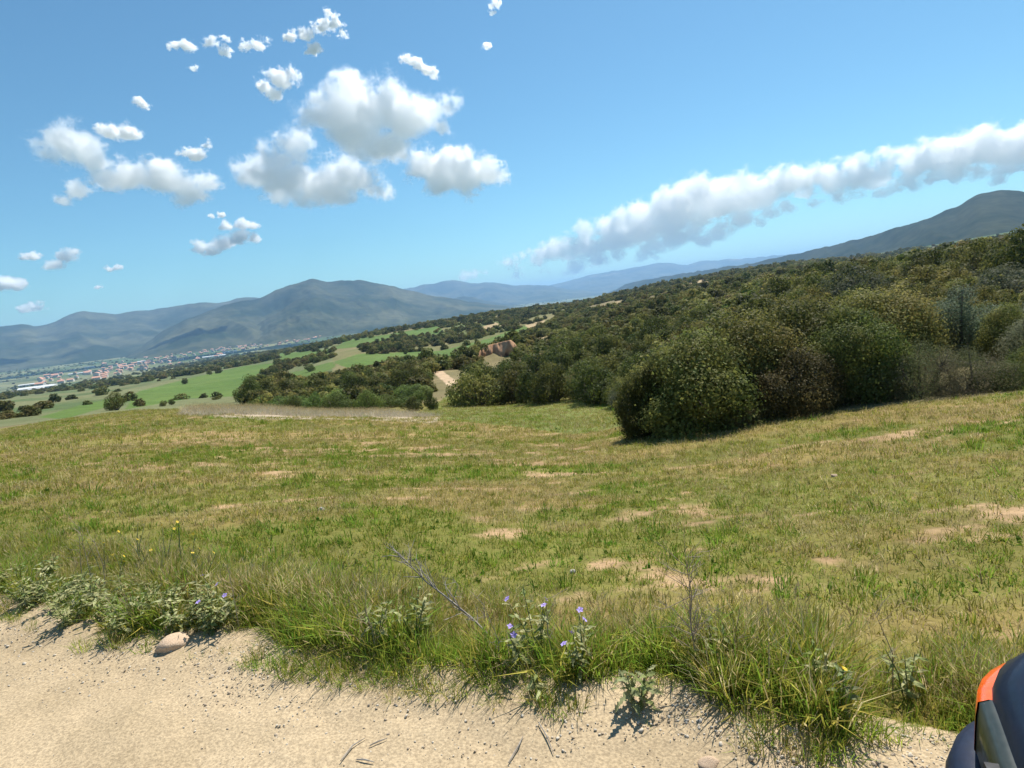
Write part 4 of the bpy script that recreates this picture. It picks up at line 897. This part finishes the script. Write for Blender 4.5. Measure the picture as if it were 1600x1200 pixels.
x = s_*A_DIR[0]+(eo+q_)*N_DIR[0]; y = s_*A_DIR[1]+(eo+q_)*N_DIR[1]; sc = 0.0022+0.0045*rng.uniform(0, 1, n)**3+0.005*(rng.uniform(0, 1, n) < 0.02)
scatter('gravel', np.stack([x, y, road_z(s_, eo+q_)+sc*0.2], 1), np.stack([rng.normal(size=n)*.4, rng.normal(size=n)*.4, rng.uniform(0, 6.28, n)], 1), np.stack([sc*1.3, sc, sc], 1), rng.integers(0, 5, n), gk, kind='stuff', label='fine pale gravel along the edge of the dirt track', category='gravel')
def on_road(px, py):
    a, t = az_t(px, py); d = EYE/-float(t); x, y = d*math.sin(float(a)), d*math.cos(float(a)); return Vector((x, y, float(road_z(x*A_DIR[0]+y*A_DIR[1], x*N_DIR[0]+y*N_DIR[1]))+0.004))
for pts, lab in [([(533,1193),(552,1170),(571,1157)], 'thin curved twig lying on the gravel'), ([(578,1168),(592,1163),(606,1158)], 'short dark stick on the gravel beside the curved twig'), ([(843,1140),(856,1162),(866,1185)], 'bent twig on the gravel below the verge'),
                 ([(558,1191),(572,1194),(586,1197)], 'short straight stick lying out on the track'), ([(170,1012),(180,1020),(192,1024)], 'small hooked twig on the bare track'), ([(795,1196),(812,1172),(818,1158)], 'slender dry stalk fallen across the gravel')]:
    P = [on_road(*p_) for p_ in pts]; b = MB(); b.tube([tuple(p_-P[0]+Vector((0, 0, .004+0.003*(i == 1)))) for i, p_ in enumerate(P)], [0.0022, 0.003, 0.0012], 6)
    link('twig', b.mesh('twig'), M['drywood'], None, P[0], label=lab, category='twig')

# ------------------------------------------------------------------ plants of the verge
def leaf_mesh(name, L, W, pal, seed, wave=0.1, jag=0.0, n=7, droop=0.25):
    rs = np.random.default_rng(seed); V = []; F = []; c = np.array(pal)
    for i in range(n+1):
        t = i/n; w = W*math.sin(math.pi*min(1, t*0.93+0.05))**0.8*(1-0.3*t)
        if jag: w *= (1+jag*(1 if i % 2 else -1))
        z = -droop*L*t*t; V += [(t*L, -w/2, z+wave*W*math.sin(t*9)), (t*L, 0, z-0.1*W), (t*L, w/2, z+wave*W*math.sin(t*9+1.6))]
    for i in range(n):
        a = 3*i; F += [(a, a+3, a+4, a+1), (a+1, a+4, a+5, a+2)]
    me = mesh_from(name, V, F, np.repeat(c[None]*rs.uniform(.85, 1.15), len(V), 0)); me.materials.append(M['leaf_near']); return me
M['leaf_near'] = leafy('leaf_near', var=0.22, hue=0.015, trans=0.35, rough=0.75, spec=0.08)
SIL = [leaf_mesh('leaf', 0.075, 0.023, c, 400+i, 0.22) for i, c in enumerate([(0.36, 0.37, 0.16), (0.46, 0.45, 0.23), (0.26, 0.31, 0.11)])]
THI = [leaf_mesh('leaf', 0.095, 0.032, c, 410+i, 0.2, 0.35, 10, 0.4) for i, c in enumerate([(0.26, 0.30, 0.11), (0.36, 0.38, 0.19)])]
MUL = [leaf_mesh('leaf', 0.11, 0.036, c, 420+i, 0.1) for i, c in enumerate([(0.20, 0.24, 0.11), (0.26, 0.28, 0.15)])]
def petal_flower(name, r, n=5, m='purple'):
    b = MB()
    for i in range(n):
        a = 6.283*i/n; d_ = np.array([math.cos(a), math.sin(a), 0]); s__ = np.array([-d_[1], d_[0], 0])
        b.add([(0, 0, 0), tuple(d_*r*.6+s__*r*.38+[0, 0, r*.15]), tuple(d_*r+[0, 0, r*.05]), tuple(d_*r*.6-s__*r*.38+[0, 0, r*.15])], [(0, 1, 2, 3)])
    b.tube([(0, 0, -0.004), (0, 0, r*.4)], [r*.12, r*.05], 5); me = b.mesh(name); me.materials.append(M[m]); return me
FL_P = petal_flower('flower', 0.016); FL_Y = petal_flower('flower', 0.011, 8, 'yellow')
def leafy_plant(name, label, cat, px, py, h, leaves, nst, nlf, m='greenstem', lean=0.35, group=None, flowers=0, fl=None, seed=0, ls=1.0, P=None):
    rr = random.Random(seed*31+int(px)); P = P or hit(px, py)
    if P.x*N_DIR[0]+P.y*N_DIR[1] < 2.4: P.z = max(P.z, 0.0)
    t = thing(name, label, cat, P, group); tips = []
    for i in range(nst):
        a = rr.uniform(0, 6.28); L = h*rr.uniform(.7, 1.05); ln = lean*rr.uniform(0.2, 1); d_ = Vector((math.cos(a), math.sin(a), 0)); b0 = d_*0.012
        pts = [b0+Vector((0, 0, -.02)), b0+d_*L*ln*.35+Vector((0, 0, L*.5)), b0+d_*L*ln+Vector((0, 0, L*(1-.25*ln)))]
        b = MB(); b.tube(pts, [0.0035, 0.0026, 0.0014], 5); link('stem', b.mesh('stem'), M[m], t); tips.append(pts[-1])
        for k in range(nlf):
            f_ = 0.12+0.88*(k+rr.random()*.6)/nlf; p_ = pts[0].lerp(pts[1], f_*2) if f_ < .5 else pts[1].lerp(pts[2], f_*2-1)
            o = link('leaf', rr.choice(leaves), None, t); o.location = p_; o.rotation_euler = (rr.uniform(-.5, .5), rr.uniform(-.75, .25), k*2.4+rr.uniform(-.5, .5)); q = ls*rr.uniform(.65, 1.15)*(1.1-.45*f_); o.scale = (q, q, q)
    for i in range(flowers):
        o = link('flower', fl, None, t); o.location = tips[i % len(tips)]+Vector((rr.uniform(-.015, .015), rr.uniform(-.015, .015), .008)); o.rotation_euler = (rr.uniform(0.2, 1.1), rr.uniform(-.4, .4), rr.uniform(0, 6))
    return t
for i, (px, py) in enumerate([(35,905),(62,925),(78,898),(100,940),(122,915),(140,945),(160,925),(178,955),(196,935),(214,960),(232,940),(250,962),(268,948),(290,970),(310,955),(332,975),(45,940),(110,965),(205,978)]):
    leafy_plant('silverleaf_plant', 'silvery leaved weed in the dense clump where the verge meets the bare track', 'plant', px, py+18, 0.22, SIL, 7, 13, lean=0.7, group='silvery weeds crowding the verge', seed=i)
leafy_plant('silverleaf_plant', 'silvery weed with two lilac flowers at the end of the silvery clump', 'plant', 340, 985, 0.30, SIL, 4, 12, flowers=3, fl=FL_P, seed=50)
leafy_plant('silverleaf_plant', 'slim silvery weed with a lilac flower beside a bare stalk', 'plant', 376, 985, 0.26, SIL, 2, 11, flowers=1, fl=FL_P, seed=51)
leafy_plant('silverleaf_plant', 'silvery weed under the bare grey branch', 'plant', 592, 1025, 0.30, SIL, 4, 13, seed=52)
leafy_plant('silverleaf_plant', 'silvery weed with broad curled leaves beside the bare branch', 'plant', 650, 1015, 0.28, SIL, 4, 12, ls=1.2, seed=53)
leafy_plant('silverleaf_plant', 'tall silvery weed topped with a lilac flower head', 'plant', 842, 1040, 0.37, SIL, 4, 13, flowers=3, fl=FL_P, seed=54)
leafy_plant('silverleaf_plant', 'silvery weed with faded flowers beside the tall flowering one', 'plant', 822, 1060, 0.30, SIL, 3, 12, flowers=2, fl=FL_P, seed=55)
leafy_plant('silverleaf_plant', 'silvery weed with a pair of violet flowers over dry grass', 'plant', 915, 1070, 0.29, SIL, 4, 12, flowers=4, fl=FL_P, seed=56)
leafy_plant('silverleaf_plant', 'silvery weed standing in grass at the foot of the dry stalk bush', 'plant', 1120, 1060, 0.22, SIL, 3, 12, seed=57)
leafy_plant('silverleaf_plant', 'silvery weed in the grass beside the mullein', 'plant', 1275, 1095, 0.24, SIL, 3, 12, seed=58)
leafy_plant('thistle', 'broad leaved spiny thistle at the verge casting its shadow on gravel', 'plant', 996, 1112, 0.19, THI, 4, 9, seed=60, lean=0.25)
leafy_plant('mullein', 'pale woolly mullein with a yellow bloom beside the grass', 'plant', 1312, 1128, 0.24, MUL, 1, 22, flowers=2, fl=FL_Y, seed=61, lean=0.05, ls=0.7)
leafy_plant('silverleaf_plant', 'low grey leaved seedling at the gravel edge under the long grass', 'plant', 846, 1100, 0.12, SIL, 3, 8, seed=62)
leafy_plant('silverleaf_plant', 'single silvery weed near the vehicle', 'plant', 1420, 1095, 0.24, SIL, 3, 11, seed=63)
for i, (px, py, h) in enumerate([(165,905,.38),(215,890,.42),(235,895,.36),(262,900,.44),(282,885,.40),(300,905,.34),(205,925,.30),(185,930,.34),(318,930,.28)]):
    leafy_plant('yellow_daisy', 'wiry yellow flowered weed behind the silvery clump', 'plant', px, py, h, SIL, 2, 3, flowers=2, fl=FL_Y, group='yellow flowers behind the silvery weeds', seed=80+i, ls=.4, lean=0.5)
# bare grey branch standing out of the verge
def bare(name, label, cat, root, main, ntw, tl, seed, r0_=0.006, m='drywood', sub=3):
    rr = random.Random(seed); t = thing(name, label, cat, root); b = MB(); n_ = len(main); b.tube(main, [r0_*(1-.75*i/(n_-1)) for i in range(n_)], 6); link('stem', b.mesh('stem'), M[m], t)
    for k in range(ntw):
        f_ = rr.uniform(.25, 1)*(n_-1); i = min(int(f_), n_-2); p_ = Vector(main[i]).lerp(Vector(main[i+1]), f_-i); ax = (Vector(main[i+1])-Vector(main[i])).normalized()
        d_ = (ax*0.7+Vector((rr.gauss(0, .6), rr.gauss(0, .6), rr.gauss(.25, .4)))).normalized(); L = tl*rr.uniform(.4, 1.1); b = MB()
        kn = p_+d_*L*.5+Vector((rr.gauss(0, .12), rr.gauss(0, .12), rr.gauss(0, .12)))*L*.5; e_ = kn+(d_+Vector((rr.gauss(0, .5), rr.gauss(0, .5), rr.gauss(.1, .4)))).normalized()*L*.5
        b.tube([p_, kn, e_], [r0_*.38, r0_*.26, r0_*.10], 4)
        for j in range(sub):
            q_ = p_.lerp(kn, rr.random()) if j % 2 else kn.lerp(e_, rr.random()*.8); g = (d_+Vector((rr.gauss(0, .8), rr.gauss(0, .8), rr.gauss(.1, .6)))).normalized()*L*rr.uniform(.2, .5); b.tube([q_, q_+g], [r0_*.18, r0_*.07], 3)
        link('twig', b.mesh('twig'), M[m], t)
    return t
P0 = hit(790, 1075); P0.z = max(P0.z, 0)
def rel(px, py, d): return Vector(at(px, py, d))-P0
bare('bare_branch', 'bare grey branch leaning out of the verge grass over the field', 'branch', P0, [Vector((0, 0, -.02)), rel(775,1005,2.75), rel(740,968,2.85), rel(700,935,2.95), rel(665,908,3.02), rel(640,882,3.08), rel(622,866,3.12)], 26, 0.20, 5, 0.0075)
P1 = hit(1088, 1060); dP = math.hypot(P1.x, P1.y)
bare('dry_stalk_bush', 'dry brown upright stalk bush with a fan of fine twigs', 'dead plant', P1, [Vector((0, 0, -.02)), Vector((.004, 0, .12)), Vector((-.004, .01, .24)), Vector((.01, .01, .36)), Vector((0, .02, .47))], 34, 0.21, 6, 0.005, 'drystem', 4)
for i, (px, py, h, lab) in enumerate([(375,990,.42,'thin forked bare stalk beside the silvery clump'),(148,925,.48,'tall grey dead stalk rising over the silvery clump'),(130,922,.40,'shorter grey dead stalk over the silvery clump'),(165,925,.36,'leaning dead stalk behind the silvery clump'),(870,1050,.36,'fine dry stalk beside the tall lilac flower'),(780,1060,.34,'reddish dry stalk at the foot of the bare branch'),(1150,1065,.30,'fine dead stalk past the dry stalk bush'),(1395,1090,.34,'straw coloured dead stalk in the verge near the vehicle'),(590,1040,.34,'thin dry stalk under the tip of the bare branch')]):
    P_ = hit(px, py); bare('dead_stalk', lab, 'dead plant', P_, [Vector((0, 0, -.02)), Vector((.02*random.uniform(-1, 1), .01, h*.5)), Vector((.05*random.uniform(-1, 1), .02, h))], 9, 0.13, 90+i, 0.003, 'drystem', 3)
# grass tuft out on the gravel
tm = clump('blade', 260, 70, 0.06, 0.04, 0.12, 0.004, G_GREEN+G_STRAW[:1]+G_OLIVE, 1.1)
o = link('grass_tuft', tm, None, None, on_road(1292, 1170), label='small tuft of grass growing alone on the gravel beside the grey stone', category='grass tuft')
tm = clump('blade', 261, 30, 0.04, 0.03, 0.08, 0.004, G_GREEN+G_STRAW[:1], 1.1); link('grass_tuft', tm, None, None, on_road(228, 1022), label='tiny grass tuft on the bare track beside the flat tan stone', category='grass tuft')

# ------------------------------------------------------------------ the parked car, its front corner beside the camera
def paint(name, c, rough=0.25, metal=0.0, coat=0.6, spec=0.5):
    m, nt, b, o = mat(name); r, nz = noise_col(nt, 60, tuple(v*.85 for v in c), tuple(v*1.15 for v in c)); nt.links.new(r.outputs[0], b.inputs['Base Color'])
    r2, _ = noise_col(nt, 9, (rough,)*3, (rough*1.7,)*3); nt.links.new(r2.outputs[0], b.inputs['Roughness']); b.inputs['Metallic'].default_value = metal; b.inputs['Coat Weight'].default_value = coat; b.inputs['Coat Roughness'].default_value = 0.08; b.inputs['Specular IOR Level'].default_value = spec; return m
M['navy'] = paint('navy_paint', (0.005, 0.010, 0.028), 0.35, coat=0.2, spec=0.25); M['blackplastic'] = paint('black_plastic', (0.02, 0.02, 0.022), 0.5, coat=0); M['bumpernavy'] = paint('bumper_navy', (0.006, 0.012, 0.034), 0.45, coat=0.1, spec=0.3)
M['lampglass'] = paint('lamp_glass', (0.035, 0.042, 0.036), 0.3, coat=0.3, spec=0.3); M['amber'] = paint('amber_lens', (0.85, 0.12, 0.01), 0.2, coat=0.6); M['tyre'] = paint('tyre', (0.02, 0.02, 0.02), 0.8, coat=0); M['alloy'] = paint('alloy', (0.4, 0.4, 0.42), 0.35, 0.8, 0); M['carglass'] = paint('car_glass', (0.015, 0.02, 0.02), 0.05, coat=1)
def plan(L, W, rc, bow=0.07, nf=9, ncn=9, x0=0.0):
    """closed plan loop of the car, front centre at x0, anticlockwise from the front right corner; returns points and outward normals"""
    P = []
    for i in range(nf): y = -(W-rc)+2*(W-rc)*i/(nf-1); P.append((x0-bow*(y/W)**2, y))
    xb = x0-bow*((W-rc)/W)**2
    for i in range(1, ncn): a = math.pi/2*i/ncn; P.append((xb-rc+rc*math.cos(a), W-rc+rc*math.sin(a)))
    for i in range(10): P.append((xb-rc-(L-2*rc)*i/9, W))
    for i in range(1, ncn): a = math.pi/2+math.pi/2*i/ncn; P.append((-L+x0+rc+rc*math.cos(a), W-rc+rc*math.sin(a)))
    h = P[:]; h2 = [p for p in h[nf:]]
    P = h+[(x, -y) for x, y in reversed(h2)]
    P = np.array(P); T_ = np.roll(P, -1, 0)-np.roll(P, 1, 0); Nn = np.stack([T_[:, 1], -T_[:, 0]], 1); Nn /= np.linalg.norm(Nn, axis=1)[:, None]+1e-9; return P, Nn
def loft(rows, P, Nn, cap=True, sub=None):
    V = []; F = []
    for z, ins, dx in rows:
        q_ = P-Nn*ins; V += [(x+dx, y, z) for x, y in q_]
    n_ = len(P); k = len(rows); rng_ = range(n_) if sub is None else sub
    for j in range(k-1):
        for i in rng_: a = j*n_; F.append((a+i, a+(i+1) % n_, a+n_+(i+1) % n_, a+n_+i))
    if cap: F.append(tuple(range((k-1)*n_, k*n_))); F.append(tuple(range(n_))[::-1])
    b = MB(); b.add(V, F); return b.mesh('m', True)
CARO = A_DIR*(-0.36)+N_DIR*0.85
car = thing('parked_car', 'dark navy parked car, only its front corner with orange indicator in view', 'car', (CARO[0], CARO[1], -0.01), None, math.atan2(A_DIR[1], A_DIR[0]))
Pb, Nb = plan(3.9, 0.81, 0.26)
link('body', loft([(.24,.03,0),(.30,.005,0),(.50,0,0),(.60,.0,0),(.68,.012,-.01),(.725,.035,-.03),(.752,.075,-.05),(.775,.15,-.08),(.80,.30,-.15),(.815,.45,-.2)], Pb, Nb), M['navy'], car)
link('bumper', loft([(.20,-.01,0),(.23,-.05,0),(.30,-.068,0),(.44,-.07,0),(.475,-.06,0),(.495,-.04,0),(.503,-.01,0),(.50,.03,0)], Pb, Nb), M['bumpernavy'], car)
nP = len(Pb)
def lamp_idx(side): return [nP-8+i for i in range(0, 8)]+[0, 1, 2, 3] if side < 0 else list(range(5, 17))
for side in (-1, 1):
    ids = lamp_idx(side); zs = [(.512, .03), (.518, -.004), (.53, -.010), (.61, -.007), (.645, -.003), (.655, .006), (.66, .06)]
    def strip(sub, ex, nm, mt, par):
        V_ = []; F_ = []
        for z, ins in zs:
            for i in sub: q_ = Pb[i % nP]-Nb[i % nP]*(ins-ex); V_.append((q_[0]-(0.01 if z > .65 else 0), q_[1], z))
        m_ = len(sub)
        for j in range(len(zs)-1):
            for i in range(m_-1): F_.append((j*m_+i, j*m_+i+1, (j+1)*m_+i+1, (j+1)*m_+i))
        b = MB(); b.add(V_, F_); return link(nm, b.mesh(nm, True), M[mt], par)
    k = len(ids); cut = 7
    lamp = strip(ids[cut:] if side < 0 else ids[:k-cut], 0.004, 'headlamp', 'lampglass', car)
    ind = strip(ids[:cut+1] if side < 0 else ids[k-cut-1:], 0.007, 'indicator', 'amber', lamp)
b = MB(); b.box((-.02, -.42, .53), (.012, .42, .64)); link('grille', b.mesh('grille'), M['blackplastic'], car)
Pc, Nc = plan(2.75, 0.74, 0.22, x0=-0.95)
link('window_band', loft([(.80,.0,0),(.95,.02,-.08),(1.25,.12,-.42),(1.32,.14,-.48)], Pc, Nc, False), M['carglass'], car)
link('roof', loft([(1.31,.138,-.475),(1.36,.16,-.5),(1.40,.22,-.52),(1.42,.34,-.5)], Pc, Nc), M['navy'], car)
for sx, sy in ((-.72, -1), (-.72, 1), (-3.15, -1), (-3.15, 1)):
    w = link('wheel', None, None, car); w.location = (sx, sy*.74, .29)
    b = MB(); n_ = 28; V_ = []; prof_ = [(.19, -.08), (.265, -.09), (.29, -.07), (.29, .07), (.265, .09), (.19, .08)]
    for i in range(n_):
        a = 6.2832*i/n_; V_ += [(r_*math.cos(a), y_, r_*math.sin(a)) for r_, y_ in prof_]
    b.add(V_, [(i*6+j, i*6+j+1, ((i+1) % n_)*6+j+1, ((i+1) % n_)*6+j) for i in range(n_) for j in range(5)]); link('tyre', b.mesh('tyre', True), M['tyre'], w)
    b = MB(); b.tube([(0, -.075, 0), (0, .075, 0)], [.195, .195], 24); link('rim', b.mesh('rim'), M['alloy'], w)

# ------------------------------------------------------------------ the air over the valley
hz = MB(); hz.box((-30500, -30500, -160), (30500, 30500, 520))
hm = bpy.data.materials.new('valley_haze'); hm.use_nodes = True; nt = hm.node_tree; nt.nodes.clear(); ou = N(nt, 'OutputMaterial'); pv = N(nt, 'VolumePrincipled')
pv.inputs['Color'].default_value = (0.37, 0.63, 1.0, 1); pv.inputs['Density'].default_value = 7.0e-5; pv.inputs['Anisotropy'].default_value = 0.2
nt.links.new(pv.outputs[0], ou.inputs['Volume'])
link('haze', hz.mesh('haze'), hm, kind='stuff', label='pale blue haze filling the valley', category='haze')
